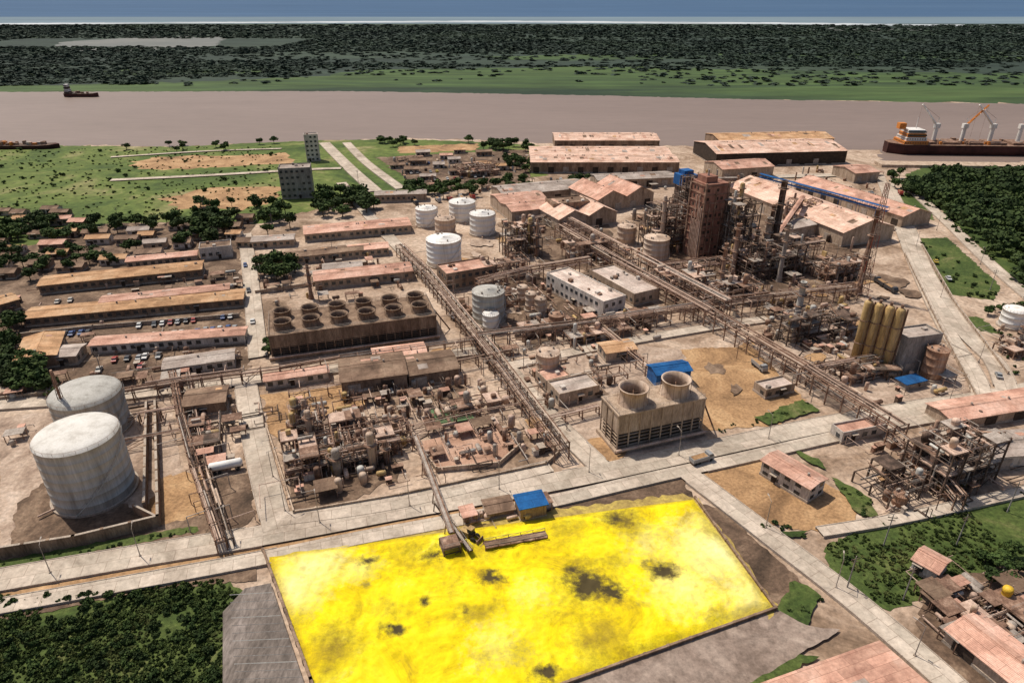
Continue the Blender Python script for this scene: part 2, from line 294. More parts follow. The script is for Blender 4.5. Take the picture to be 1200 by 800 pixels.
# ---------------------------------------------------------------- roads
ROADS=[]
LAY[0]=max(LAY[0],.62)+.01
def road(name,px,w,mat=CONC,kerb=True):
    P=[gp(*p) for p in px]; Q=[]
    for i in range(len(P)-1):
        p0=P[max(i-1,0)];p1=P[i];p2=P[i+1];p3=P[min(i+2,len(P)-1)]
        n=max(2,int((p2-p1).length/4))
        for k in range(n):
            t=k/n; Q.append(.5*((2*p1)+(p2-p0)*t+(2*p0-5*p1+4*p2-p3)*t*t+(3*p1-p0-3*p2+p3)*t**3))
    Q.append(P[-1]); z=LAY[0]; LAY[0]+=.005
    nr=[]
    for i in range(len(Q)):
        d=(Q[min(i+1,len(Q)-1)]-Q[max(i-1,0)]).normalized(); nr.append(Vector((-d.y,d.x)))
    vs=[];uv=[];l=0
    for i,q in enumerate(Q):
        if i: l+=(q-Q[i-1]).length
        for s_ in (-1,1): p=q+nr[i]*(s_*w/2); vs.append((p.x,p.y,z)); uv.append((l,(s_+1)*w/2))
    fs=[(2*i,2*i+2,2*i+3,2*i+1) for i in range(len(Q)-1)]
    me=bpy.data.meshes.new(name); me.from_pydata(vs,[],fs); me.materials.append(mat)
    ul=me.uv_layers.new(name='UVMap')
    for lp in me.loops: ul.data[lp.index].uv=uv[lp.vertex_index]
    put(name,me); ROADS.append((name,Q,nr,w,kerb,z))
road('road',[(-120,702),(0,681),(150,655),(330,625),(480,597),(560,583),(700,556),(830,528),(960,500),(1080,478),(1150,468),(1260,447)],7.5)
road('road',[(-120,733),(0,712),(160,683),(300,657),(420,632),(560,606),(640,590),(760,562),(860,540),(1000,508),(1120,486),(1260,466)],4.6)
road('road',[(806,556),(900,628),(1000,705),(1110,800),(1150,840)],6.2)
road('road',[(287,275),(294,330),(303,420)],6.5)
road('road',[(288,452),(300,520),(326,622)],7)
road('road',[(400,215),(440,262),(520,345),(600,440),(640,486),(705,550)],6.5)
road('road',[(-60,480),(130,466),(300,446),(420,430),(560,412)],6)
road('road',[(590,432),(700,408),(830,385),(900,375)],5)
road('road',[(1150,468),(1142,440),(1105,380),(1072,310),(1050,255),(1030,205)],6)
road('road',[(1180,460),(1165,425),(1130,390),(1085,320),(1062,262),(1040,215)],7)
road('road',[(1070,225),(1110,262),(1160,310),(1230,370)],6)
road('road',[(380,168),(410,198),(440,225)],9)
road('road',[(406,168),(430,192),(470,222)],7)
road('dirt_track',[(130,212),(250,206),(350,200),(400,198)],6,kerb=False)
road('dirt_track',[(130,185),(240,178),(330,175)],4,kerb=False)
road('road',[(330,610),(470,590),(645,548)],5)
road('footpath',[(960,625),(1060,608),(1210,575)],3.2)
road('footpath',[(640,215),(820,210),(1020,205)],9,kerb=False)
allr=[(k,rd[1],rd[3]) for k,rd in enumerate(ROADS)]
for k,(n_,Q,nr,w,kb,z_) in enumerate(ROADS):
    if not kb: continue
    mb=MB()
    for s_ in (-1,1):
        for i in range(len(Q)-1):
            a=Q[i]+nr[i]*(s_*(w/2+.12)); b_=Q[i+1]+nr[i+1]*(s_*(w/2+.12)); mid=(a+b_)/2
            if any((mid-q).length<w2/2+1.8 for k2,Q2,w2 in allr if k2!=k for q in Q2): continue
            an=math.atan2(b_.y-a.y,b_.x-a.x); mb.box(mid.x,mid.y,0,(b_-a).length+.02,.22,z_+.13,KERB,an)
    if mb.v: mb.obj('kerb')
def wall(px,h,t,mat,name='boundary_wall',coping=True):
    mb=MB(); P=[gp(*p) for p in px]
    for a,b_ in zip(P,P[1:]):
        an=math.atan2(b_.y-a.y,b_.x-a.x); m=(a+b_)/2; ln=(b_-a).length
        mb.box(m.x,m.y,0,ln,t,h,mat,an)
        if coping: mb.box(m.x,m.y,h,ln+t,t+.15,.12,KERB if h>1.5 else mat,an)
        n=int(ln/5)
        for i in range(n+1):
            p=a.lerp(b_,i/max(1,n)); mb.box(p.x,p.y,0,t+.25,t+.25,h+.2,mat,an)
    return mb.obj(name)
wall([(-60,664),(90,640),(188,616),(184,478)],3.4,.5,W_BRWN,'bund_wall')
wall([(160,602),(188,616)],3.0,.4,W_BRWN,'bund_wall')
wall([(174,480),(172,600)],3.4,.5,W_BRWN,'bund_wall')
wall([(309,648),(365,800),(399,900)],1.4,.4,W_BRWN,'yard_wall')
wall([(908,716),(640,812),(399,900)],1.3,.35,W_BRWN,'yard_wall')
wall([(814,586),(908,716)],1.2,.35,W_BRWN,'yard_wall')
wall([(312,500),(345,603),(470,582)],1.2,.25,W_TAN,'low_wall')
wall([(470,582),(640,546),(655,532),(640,515)],1.3,.25,W_TAN,'low_wall')
wall([(488,520),(512,553),(585,546),(613,521)],1.5,.25,W_TAN,'low_wall')
wall([(1120,482),(1145,470),(1098,380),(1060,300)],1.7,.3,W_TAN)
wall([(0,470),(130,455),(140,462)],1.6,.25,W_TAN)
wall([(1180,440),(1120,360),(1080,290)],1.7,.3,W_TAN)
wall([(0,398),(110,386),(280,372)],1.8,.25,W_TAN)
wall([(300,345),(480,318)],1.8,.25,W_TAN)

# ---------------------------------------------------------------- sulphur
TL,TR,BR,BL=gp(313,653),gp(812,587),gp(906,714),gp(399,896)
NX,NY=300,190
spots=[(575,682,2.4,1.0),(690,690,4.0,1.1),(715,699,2.6,1.0),(672,676,2.4,.9),(775,672,3.0,1.05),(463,742,2.1,1.05),(495,710,1.7,.75),(505,655,2.6,.7),(640,792,2.4,1),(720,612,3,.75),(430,690,1.5,.5),(545,725,1.2,.6),(430,660,1.8,.7)]
olive=[(700,755,6,.8),(395,760,5,.9),(610,770,4,.5),(660,625,6,.6),(350,730,4,.5),(730,612,6,1.0),(480,650,7,.55),(560,640,6,.65),(690,690,8,.75),(530,690,5,.4),(385,790,4,.7),(775,668,5,.5),(575,680,5,.4),(440,665,5,.4),(420,720,3,.4)]
pale=[(840,650,13,.85),(800,690,10,.6),(345,690,9,.75),(620,700,6,.35),(870,700,9,.6),(370,668,9,.75),(580,760,8,.4),(760,640,8,.5),(850,610,5,.6),(420,670,6,.5)]
def pref(l): return [(gp(a,b_),r,s) for a,b_,r,s in l]
spots,olive,pale=pref(spots),pref(olive),pref(pale)
vs=[];st=[]; base_z=.62
tc0=gp(520,790); tc1=gp(740,720)
for j in range(NY+1):
    for i in range(NX+1):
        a=i/NX;b_=j/NY
        p=TL.lerp(TR,a).lerp(BL.lerp(BR,a),b_)
        ed=min(a*105,(1-a)*105,b_*45,(1-b_)*45); ef=min(1,max(0,(ed+noise.noise((p.x*.3,p.y*.3,5))*.7)/3)); ef=ef*ef*(3-2*ef)
        h=.75+.8*noise.noise((p.x*.05,p.y*.06,1))+.4*noise.noise((p.x*.18,p.y*.18,2))+.2*noise.noise((p.x*.6,p.y*.6,3))+.09*noise.noise((p.x*1.6,p.y*1.6,3))
        m_=max(0,.5+noise.noise((p.x*.04,p.y*.04,9)))
        h+=.08*math.sin((p-tc0).length*2.4)*m_+.07*math.sin((p-tc1).length*2.1)*(1.2-m_)
        wx=p.x+2.2*noise.noise((p.x*.22,p.y*.22,21))+1.0*noise.noise((p.x*.7,p.y*.7,24)); wy=p.y+2.2*noise.noise((p.x*.22,p.y*.22,33))+1.0*noise.noise((p.x*.7,p.y*.7,36)); w_=Vector((wx,wy))
        cr,cg,cb=0,0,0
        for q,r,s in spots:
            d=((w_.x-q.x)**2*.8+((w_.y-q.y)*1.2)**2)**.5; cr=max(cr,s*max(0,1-d/(r*1.8)))
        for q,r,s in olive: cg=max(cg,s*max(0,1-(w_-q).length/(r*1.6)))
        for q,r,s in pale: cb=max(cb,s*max(0,1-(w_-q).length/(r*1.5)))
        h-=cr*.4
        fb=noise.noise((wx*.09,wy*.13,50)); cg=max(cg,max(0,fb-.2)*1.2)
        cg=max(cg,.55*(1-ef))
        vs.append((p.x,p.y,base_z+.02+max(.05,h)*ef)); st.append((cr,cg,cb,1))
fs=[(j*(NX+1)+i,(j+1)*(NX+1)+i,(j+1)*(NX+1)+i+1,j*(NX+1)+i+1) for j in range(NY) for i in range(NX)]
me=bpy.data.meshes.new('sulphur_pile'); me.from_pydata(vs,[],fs); me.materials.append(SUL)
at=me.color_attributes.new('stain','FLOAT_COLOR','POINT'); at.data.foreach_set('color',np.array(st,dtype=np.float32).ravel())
me.polygons.foreach_set('use_smooth',[True]*len(fs)); put('sulphur_pile',me)
mb=MB(); P=[gp(288,692),gp(318,686),gp(356,800),gp(372,860),gp(262,860),gp(262,720)]
mb.add([(p.x,p.y,z) for z in (0.,.9) for p in P],[tuple(range(6,12)),tuple(range(5,-1,-1))]+[(i,(i+1)%6,6+(i+1)%6,6+i) for i in range(6)],RAMP)
for k in range(14):
    a=gp(270+k*.6,700+k*9); b_=gp(320+k*3.2,697+k*9); mb.tube((a.x,a.y,.9),(b_.x,b_.y,.9),.09,W_GRAY if k%3 else T_GRAY,4)
mb.obj('concrete_ramp')

# ---------------------------------------------------------------- buildings
def bld(name,o,ang,w,d,h,roof='gable',bays=1,wall=W_TAN,rm=R_PINK,st=1,win=True,pitch=.16,along='x',seed=0):
    r=random.Random(seed or int(o[0]*7+o[1]*3)); mb=MB()
    mb.box(w/2,d/2,0,w,d,h,wall); mb.box(w/2,d/2,0,w+.3,d+.3,.9,KERB)
    if roof=='gable':
        A,B=(w,d) if along=='x' else (d,w); bd=B/bays
        for k in range(bays):
            b0=k*bd;b1=b0+bd;bm=(b0+b1)/2;zr=h+pitch*bd/2+.1;ov0=.6 if k==0 else -.01;ov1=.6 if k==bays-1 else -.01
            pr=[(b0-ov0,h-.05),(bm,zr),(b1+ov1,h-.05),(b1+ov1,h+.13),(bm,zr+.18),(b0-ov0,h+.13)]
            ax='x' if along=='x' else 'y'
            mb.prism(pr,-.5,A+.5,rm,ax); mb.prism([(b0+.05,h-.02),(b1-.05,h-.02),(bm,zr-.03)],.04,A-.04,wall,ax)
            if along=='x': mb.box(A/2,bm,zr+.13,A+1,.5,.12,rm)
            else: mb.box(bm,A/2,zr+.13,.5,A+1,.12,rm)
            for _ in range(int(A*bd/90)):
                a=r.uniform(1,A-3); sd=r.choice((-1,1)); f0=r.uniform(.1,.4); f1=f0+r.uniform(.2,.45); lw=r.uniform(1,4)
                z0=lambda f: zr+.22-(pitch*bd/2+.05)*f
                y0=bm+sd*f0*bd/2; y1=bm+sd*f1*bd/2; m2=r.choice((R_BRWN,R_GRAY,rm,rm,R_PINK,R_ORNG))
                q=[(a,y0,z0(f0)),(a+lw,y0,z0(f0)),(a+lw,y1,z0(f1)),(a,y1,z0(f1))]
                if sd>0: q=q[::-1]
                if along!='x': q=[(y,x,z) for x,y,z in q][::-1]
                mb.add(q,[(3,2,1,0)],m2)
            for _ in range(int(A/14)):
                a=r.uniform(2,A-2)
                if along=='x': mb.cyl(a,bm,zr+.2,.35,.7,GALV,8)
                else: mb.cyl(bm,a,zr+.2,.35,.7,GALV,8)
    elif roof=='shed':
        mb.prism([(-.5,h),(w+.5,h),(w+.5,h+.2),(-.5,h+.2)],-.6,d+.6,rm)
    else:
        for x,y,a,b_ in ((w/2,.12,w,.25),(w/2,d-.12,w,.25),(.12,d/2,.25,d-.5),(w-.12,d/2,.25,d-.5)): mb.box(x,y,h,a,b_,.7,wall)
        mb.box(w/2,d/2,h,w-.5,d-.5,.1,rm)
        for _ in range(max(1,int(w*d/70))):
            a=r.uniform(.8,1.8); mb.box(r.uniform(1.5,w-1.5),r.uniform(1.2,max(1.3,d-1.2)),h+.1,a,a,r.uniform(.6,1.4),r.choice((GALV,W_WHITE,STEEL)))
    if win:
        sh=h/st
        for s in range(st):
            z=s*sh+sh*.38; wh=min(1.5,sh*.42)
            for x in np.arange(1.6,w-1.4,3.3):
                if r.random()<.12: continue
                for y in (0,d): 
                    mb.box(x,y,z,1.7,.12,wh,GLASS); mb.box(x,y,z-.12,1.95,.24,.1,KERB)
            for y in np.arange(1.8,d-1.4,3.6):
                for x in (0,w):
                    mb.box(x,y,z,.12,1.6,wh,GLASS); mb.box(x,y,z-.12,.24,1.85,.1,KERB)
        dx=r.uniform(.2,.8)*w; mb.box(dx,0,.3,1.4,.4,2.4,W_DARK); mb.box(dx,-.5,2.9,2.2,1.0,.12,KERB)
    else:
        for x in np.arange(4,w-3,11): mb.box(x,0,.3,4.2,.4,min(4.2,h*.7),W_DARK if r.random()<.6 else GALV)
    return mb.obj(name,o[0],o[1],ang)
def pb(name,u1,v1,u2,v2,d,h,far=False,**k):
    a,b_=gp(u1,v1),gp(u2,v2); ang=math.atan2(b_.y-a.y,b_.x-a.x)
    if far: a=a-Vector((-math.sin(ang),math.cos(ang)))*d
    return bld(name,a,ang,(b_-gp(u1,v1)).length,d,h,**k)
pb('warehouse',622,203,795,203,58,8,bays=2,rm=R_CREAM,win=False,pitch=.1,wall=W_BRWN)
pb('warehouse',650,176,772,176,36,8,bays=1,rm=R_CREAM,win=False,pitch=.12,wall=W_BRWN)
pb('warehouse',838,196,990,192,50,10,bays=1,rm=R_CREAM,win=False,pitch=.14,wall=W_DARK)
pb('warehouse',842,178,975,175,34,9,bays=1,rm=R_ORNG,win=False,pitch=.14,wall=W_BRWN)
pb('office_building',331,234,368,232,14,hh(234,199),roof='flat',wall=W_GRAY,rm=R_GRAY,st=5)
pb('grain_silo_tower',360,190,376,189,8,hh(190,159),roof='flat',wall=W_WHITE,rm=R_GRAY,st=6)
pb('factory_hall',655,272,722,262,26,7,rm=R_CREAM,bays=2,win=False,pitch=.45,along='y')
pb('factory_hall',600,262,655,256,40,7,rm=R_PINK,win=False,bays=2)
pb('factory_hall',700,250,765,240,34,8,rm=R_PINK,bays=2,win=False,pitch=.45,along='y')
pb('factory_hall',590,242,690,232,24,7,rm=R_GRAY,bays=1,win=False)
pb('storage_hall',648,262,690,258,14,11,rm=R_BRWN,win=True,wall=W_BRWN,roof='flat',st=2)
pb('storage_hall',850,232,985,290,34,8,rm=R_CREAM,win=False,bays=1,pitch=.3)
pb('storage_hall',930,225,1055,268,22,7,rm=R_PINK,win=False,bays=1,pitch=.3)
pb('storage_hall',845,212,905,208,26,8,rm=R_PINK,win=False,bays=1,pitch=.2)
pb('storage_hall',925,283,1000,268,12,7,rm=R_GRAY,win=False)
pb('storage_hall',700,222,790,218,18,6,rm=R_GRAY,win=False)
pb('storage_hall',1000,215,1028,213,24,7,rm=R_PINK,win=False)
pb('plant_building',640,340,706,376,12,8,roof='flat',wall=W_WHITE,rm=R_WHITE,st=2)
pb('plant_building',690,330,742,360,14,5.5,roof='flat',wall=W_TAN,rm=R_WHITE,st=1)
pb('substation',524,342,580,332,13,8,roof='flat',wall=W_BRWN,rm=R_PINK,st=2)
pb('control_building',655,476,702,465,9,4,roof='flat',wall=W_TAN,rm=R_GRAY,st=1)
pb('control_building',640,460,668,453,8,4,roof='flat',wall=W_TAN,rm=R_PINK,st=1)
pb('workshop',402,466,478,456,16,6,rm=R_BRWN,wall=W_BRWN,win=False,roof='gable')
pb('workshop',480,455,538,446,14,5,rm=R_BRWN,wall=W_BRWN,win=False)
pb('workshop',440,432,500,424,8,4,rm=R_PINK,wall=W_BRWN,win=False)
pb('workshop',312,457,386,446,5,3.5,rm=R_PINK,wall=W_WHITE)
pb('storehouse',218,490,266,484,10,4.5,rm=R_BRWN,wall=W_BRWN)
pb('warehouse',48,346,238,326,12,4.5,rm=R_ORNG,wall=W_BRWN,pitch=.1)
pb('warehouse',30,384,286,360,11,4,rm=R_ORNG,wall=W_BRWN,pitch=.1)
pb('warehouse',120,366,270,350,7,4.5,rm=R_PINK,wall=W_TAN,pitch=.1)
pb('warehouse',22,438,70,430,20,5,rm=R_ORNG,wall=W_BRWN,along='y')
pb('warehouse',108,416,288,403,7,4,rm=R_PINK,wall=W_WHITE,pitch=.1)
pb('warehouse',194,444,276,432,8,4,rm=R_GRAY,wall=W_WHITE)
pb('warehouse',62,430,92,428,9,4,rm=R_GRAY,wall=W_TAN)
pb('warehouse',-30,378,26,362,10,4.5,rm=R_ORNG,wall=W_BRWN)
pb('warehouse',358,284,482,273,15,4.5,rm=R_PINK,wall=W_TAN,pitch=.1)
pb('warehouse',368,308,450,299,8,4,rm=R_BRWN,wall=W_TAN)
pb('warehouse',300,316,408,303,9,4,rm=R_BRWN,wall=W_TAN)
pb('warehouse',370,340,484,328,12,4.5,rm=R_PINK,wall=W_TAN,pitch=.1)
pb('warehouse',236,306,273,302,10,6,rm=R_BRWN,wall=W_WHITE,roof='flat')
pb('warehouse',380,325,425,321,7,4,rm=R_GRAY,wall=W_TAN)
pb('warehouse',410,303,456,299,9,4,rm=R_PINK,wall=W_TAN)
pb('warehouse',296,292,345,289,9,4,rm=R_GRAY,wall=W_TAN)
pb('warehouse',150,316,232,308,7,4,rm=R_PINK,wall=W_TAN)
pb('office_building',890,556,945,590,7,5,roof='gable',rm=R_PINK,wall=W_WHITE,st=2)
pb('cottage',1066,668,1094,684,6,3.4,rm=R_PINK,wall=W_WHITE,pitch=.35)
pb('warehouse',1104,752,1188,822,10,3.6,rm=R_PINK,wall=W_TAN,win=False,pitch=.2)
pb('warehouse',878,822,1026,768,22,3.6,far=True,rm=R_PINK,wall=W_TAN,win=False,pitch=.12)
pb('warehouse',1158,552,1240,546,11,5,rm=R_GRAY,wall=W_WHITE,win=False)
pb('warehouse',1112,506,1230,486,10,4,rm=R_PINK,wall=W_TAN,win=False)
pb('boiler_house',1052,440,1092,434,8,hh(440,398),roof='flat',wall=W_GRAY,rm=R_GRAY,st=2,win=False)
pb('blue_roof_shed',1060,458,1082,453,4,2.6,roof='shed',rm=R_BLUE,wall=W_GRAY,win=False)
pb('conveyor_shed',768,456,808,450,7,5.5,rm=R_BLUE,wall=BLUE,win=False,pitch=.3)
pb('conveyor_shed',610,612,640,606,5,4.5,roof='shed',rm=R_BLUE,wall=W_BRWN,win=False)
pb('gatehouse',896,468,930,460,6,3,roof='flat',wall=W_TAN,rm=R_WHITE)
pb('gatehouse',985,520,1035,510,5,3.4,roof='flat',wall=W_WHITE,rm=R_PINK)
pb('workshop',710,425,745,420,8,4,rm=R_ORNG,wall=W_TAN)
pb('workshop',572,610,602,604,5,2.4,rm=R_BRWN,wall=W_BRWN,win=False)
pb('warehouse',440,238,500,236,10,5,rm=R_GRAY,wall=W_TAN)
rr=random.Random(5)
for p in scat([(-60,255),(60,250),(140,290),(120,312),(40,325),(-60,335)],36,rr,13)+scat([(130,275),(280,262),(285,300),(150,305)],16,rr,14)+scat([(440,185),(560,178),(600,200),(480,218)],14,rr,16):
    bld('house',p,GA+rr.uniform(-.1,.1)-.2,rr.uniform(7,13),rr.uniform(6,8),rr.uniform(2.8,4),rm=rr.choice((R_ORNG,R_PINK,R_GRAY,R_BRWN,R_BRWN)),wall=rr.choice((W_WHITE,W_TAN,W_BRWN)),pitch=.3)

# ---------------------------------------------------------------- tanks
def tank(name,u,vb,wpx,vt,mat,roof='cone',stair=True,rmat=None,rise=.28):
    s=sc_at(vb); r=wpx/2/s; p=gp(u,vb); p=p+Vector((0,r)); h=hh(vb,vt)
    mb=MB(); n=40; prof=[(0,r)]; rmat=rmat or mat
    k=max(2,int(h/2.4))
    for i in range(1,k): z=h*i/k; prof+=[(z-.04,r),(z,r+.05),(z+.04,r)]
    prof+=[(h-.3,r),(h-.25,r+.12),(h,r+.12)]
    mb.lathe((0,0,0),(0,0,h),prof,mat,n,capb=False)
    if roof=='cone': mb.lathe((0,0,h),(0,0,h+1),[(0,r+.12),(.05,r),(r*.1,.6),(r*.1+.3,.5)],rmat,n,capa=False)
    else: mb.lathe((0,0,h),(0,0,h+1),[(0,r+.12)]+[(r*rise*math.sin(a),r*math.cos(a)+.01) for a in np.linspace(.05,1.5,8)],rmat,n,capa=False)
    mb.cyl(0,0,0,r+.6,.75,KERB,n)
    q=[(math.cos(a)*(r),math.sin(a)*(r),h+.1) for a in np.linspace(0,2*math.pi,25)]
    for a,b_ in zip(q,q[1:]):
        mb.tube(Vector(a)+Vector((0,0,.9)),Vector(b_)+Vector((0,0,.9)),.04,STEEL,3); mb.tube(a,Vector(a)+Vector((0,0,.9)),.04,STEEL,3)
    if stair:
        a0=R.uniform(4.6,5.6); m=22; sp=[]
        for i in range(m+1):
            a=a0+i/m*min(2.4,h/r*1.0); z=.3+(h-.2)*i/m; sp.append(Vector(((r+.5)*math.cos(a),(r+.5)*math.sin(a),z)))
        for a,b_ in zip(sp,sp[1:]): mb.beam(a,b_,.2,mat); mb.tube(a+Vector((0,0,1)),b_+Vector((0,0,1)),.05,GALV,3); mb.tube(a,a+Vector((0,0,1)),.04,GALV,3)
    for _ in range(4):
        a=R.uniform(0,6.3); mb.cyl(.7*r*math.cos(a),.7*r*math.sin(a),h,.35,r*.05+.8,GALV,8)
    a=R.uniform(3.5,5.5)
    mb.tube(((r-.2)*math.cos(a),(r-.2)*math.sin(a),1),((r+4)*math.cos(a),(r+4)*math.sin(a),1),.25,PPINK,8)
    return mb.obj(name,p.x,p.y)
tank('storage_tank',92,524,78,481,T_GRAY,'dome',rmat=T_GRAY,rise=.25)
tank('storage_tank',88,606,91,536,T_GRAY,'dome',rmat=T_ROOF,rise=.2)
tank('storage_tank',519,316,41,286,T_WHITE)
tank('storage_tank',565,278,30,254,T_WHITE)
tank('storage_tank',541,262,31,240,T_WHITE)
tank('storage_tank',499,268,25,247,T_WHITE)
tank('storage_tank',521,278,24,259,T_TAN)
tank('storage_tank',572,383,38,348,T_GRAY)
tank('water_tank',575,391,19,371,T_WHITE)
tank('storage_tank',735,288,22,268,T_TAN)
tank('storage_tank',770,312,30,283,T_TAN)
tank('water_tank',642,446,28,419,T_TAN)
tank('storage_tank',1192,388,26,368,T_WHITE,'dome')
tank('storage_tank',1096,448,24,414,T_RUST)
tank('storage_tank',652,392,18,372,T_RUST)
for u,v in ((612,358),(622,366),(633,372)): tank('process_tank',u,v,13,v-20,T_TAN,'dome')
tank('process_tank',1056,598,16,584,T_RUST)
tank('process_tank',1084,572,20,556,T_RUST)
p=gp(88,515); mb=MB()
for k in range(9):
    z0,z1=k*2.6,(k+1)*2.6; w0,w1=.9-.07*k,.9-.07*(k+1)
    for sx,sy,tx,ty in ((-1,-1,1,-1),(1,-1,1,1),(1,1,-1,1),(-1,1,-1,-1)):
        mb.beam((sx*w0,sy*w0,z0),(sx*w1,sy*w1,z1),.16,STEEL); mb.beam((sx*w0,sy*w0,z0),(tx*w1,ty*w1,z1),.1,STEEL)
mb.cyl(0,0,0,.35,24,T_RUST,8); mb.obj('flare_mast',p.x,p.y)

# ---------------------------------------------------------------- cooling towers
def cooling(u1,v1,u2,v2,d,h,nx,ny,r,sh,mat,sm=None):
    a,b_=gp(u1,v1),gp(u2,v2); w=(b_-a).length; ang=math.atan2(b_.y-a.y,b_.x-a.x); mb=MB(); sm=sm or mat
    mb.box(w/2,d/2,0,w+2,d+2,1.3,W_TAN); mb.box(w/2,d/2,1.3,w-1,d-1,h-1.35,W_DARK)
    mb.box(w/2,d/2,h,w+.8,d+.8,.5,mat)
    f=.5
    mb.box(w/2,.12,h*(1-f),w,.4,h*f-.02,mat); mb.box(w/2,d-.12,h*(1-f),w,.4,h*f-.02,mat); mb.box(.12,d/2,h*(1-f),.4,d-.7,h*f-.02,mat); mb.box(w-.12,d/2,h*(1-f),.4,d-.7,h*f-.02,mat)
    n=int(w/3.2)
    for i in range(n+1):
        for y in (-.15,d+.15): mb.box(i*w/n,y,1.3,.35,.35,h-1.35,mat)
    n2=int(d/3.2)
    for i in range(1,n2):
        for x in (-.15,w+.15): mb.box(x,i*d/n2,1.3,.35,.35,h-1.35,mat)
    for k in range(4):
        z=1.8+k*(h*(1-f)-1.4)/4
        mb.box(w/2,.05,z,w-.2,.5,.12,mat); mb.box(.05,d/2,z,.5,d-.8,.12,mat); mb.box(w-.05,d/2,z,.5,d-.8,.12,mat)
    for i in range(nx):
        for j in range(ny):
            x=w*(i+.5)/nx; y=d*(j+.5)/ny; z=h+.5
            mb.lathe((x,y,z),(x,y,z+1),[(0,r*1.12),(sh*.3,r*.97),(sh*.6,r*.95),(sh*.97,r*1.05),(sh*.97,r*1.1),(sh,r*1.1),(sh,r*.99),(sh*.6,r*.88),(sh*.2,r*.9)],sm,28,True,False)
            mb.cyl(x,y,z+sh*.18,r*.9,.05,W_DARK,24)
            mb.cyl(x,y,z+sh*.25,.5,.7,STEEL,10)
            for k in range(6):
                q=k*math.pi/3+i; mb.tube((x,y,z+sh*.42),(x+r*.84*math.cos(q),y+r*.84*math.sin(q),z+sh*.42),.14,STEEL,4)
            mb.beam((x-r*.9,y,z+sh*.6),(x+r*.9,y,z+sh*.6),.2,DSTEEL)
            for k in range(14):
                q=k*math.tau/14; mb.tube((x+r*1.11*math.cos(q),y+r*1.11*math.sin(q),z),(x+r*1.11*math.cos(q),y+r*1.11*math.sin(q),z+sh),.05,STEEL,3)
    for x0,y0,x1,y1 in ((0,0,w,0),(0,d,w,d),(0,0,0,d),(w,0,w,d)):
        ln=math.hypot(x1-x0,y1-y0); m=int(ln/2)
        for i in range(m+1): mb.tube((x0+(x1-x0)*i/m,y0+(y1-y0)*i/m,h+.5),(x0+(x1-x0)*i/m,y0+(y1-y0)*i/m,h+1.6),.04,GALV,3)
        for z in (1.05,1.6): mb.tube((x0,y0,h+z),(x1,y1,h+z),.05,GALV,3)
    for i in range(12): mb.beam((w+.5+i*.5,d*.3,h-i*h/12),(w+1.0+i*.5,d*.3,h-(i+1)*h/12),.4,STEEL)
    mb.tube((-1,-1.6,1.6),(w+1,-1.6,1.6),.45,PPINK,8)
    return mb.obj('cooling_tower',a.x,a.y,ang)
cooling(320,422,512,396,20,hh(420,393),6,2,3.1,3.2,W_BRWN,W_BRWN)
cooling(722,530,820,508,10.5,hh(530,488),2,1,4.1,5,W_TAN,T_TAN)

# ---------------------------------------------------------------- process equipment
def vvessel(mb,x,y,z,r,h,mat,plat=True,n=14):
    mb.lathe((x,y,z),(x,y,z+1),[(0,r*.9),(.8,r*.9),(.85,r),(h-r*.6,r),(h-r*.25,r*.85),(h-.03,r*.45),(h,.1)],mat,n)
    if plat:
        k=max(1,int(h/6))
        for i in range(1,k+1):
            zz=z+h*i/(k+.5); mb.cyl(x,y,zz,r+.9,.1,STEEL,12); 
            q=[Vector((x+(r+.85)*math.cos(a),y+(r+.85)*math.sin(a),zz+1)) for a in np.linspace(0,6.283,9)]
            for a,b_ in zip(q,q[1:]): mb.tube(a,b_,.05,GALV,3); mb.tube(a-Vector((0,0,1)),a,.04,GALV,3)
        for o in (-.22,.22): mb.tube((x+o,y-r-.25,z),(x+o,y-r-.25,z+h),.05,GALV,3)
    mb.tube((x+r+.25,y,z+.5),(x+r+.25,y,z+h*.95),.14,PPINK,5)
def hdrum(mb,x,y,z,r,l,mat,ax='x'):
    a=(x-l/2,y,z+r+.8) if ax=='x' else (x,y-l/2,z+r+.8); b_=(x+l/2,y,z+r+.8) if ax=='x' else (x,y+l/2,z+r+.8)
    mb.lathe(a,b_,[(-r*.45,.05),(-r*.38,r*.5),(-r*.15,r*.88),(0,r),(l,r),(l+r*.15,r*.88),(l+r*.38,r*.5),(l+r*.45,.05)],mat,14)
    for t in (-.3,.3):
        if ax=='x': mb.box(x+t*l,y,z,.4,r*1.5,.9,W_TAN)
        else: mb.box(x,y+t*l,z,r*1.5,.4,.9,W_TAN)
def prun(mb,p,rg,bx,mat,r,k=4):
    p=Vector(p)
    ax=rg.choice((0,1,2))
    for _ in range(k):
        q=p.copy(); q[ax]=rg.uniform(bx[ax][0],bx[ax][1]); mb.tube(p,q,r,mat,6); p=q; ax=rg.choice([i for i in (0,1,2) if i!=ax])
VM=[GALV,PPINK,T_TAN,STEEL,T_GRAY,T_RUST,YEL,STEEL,DSTEEL]
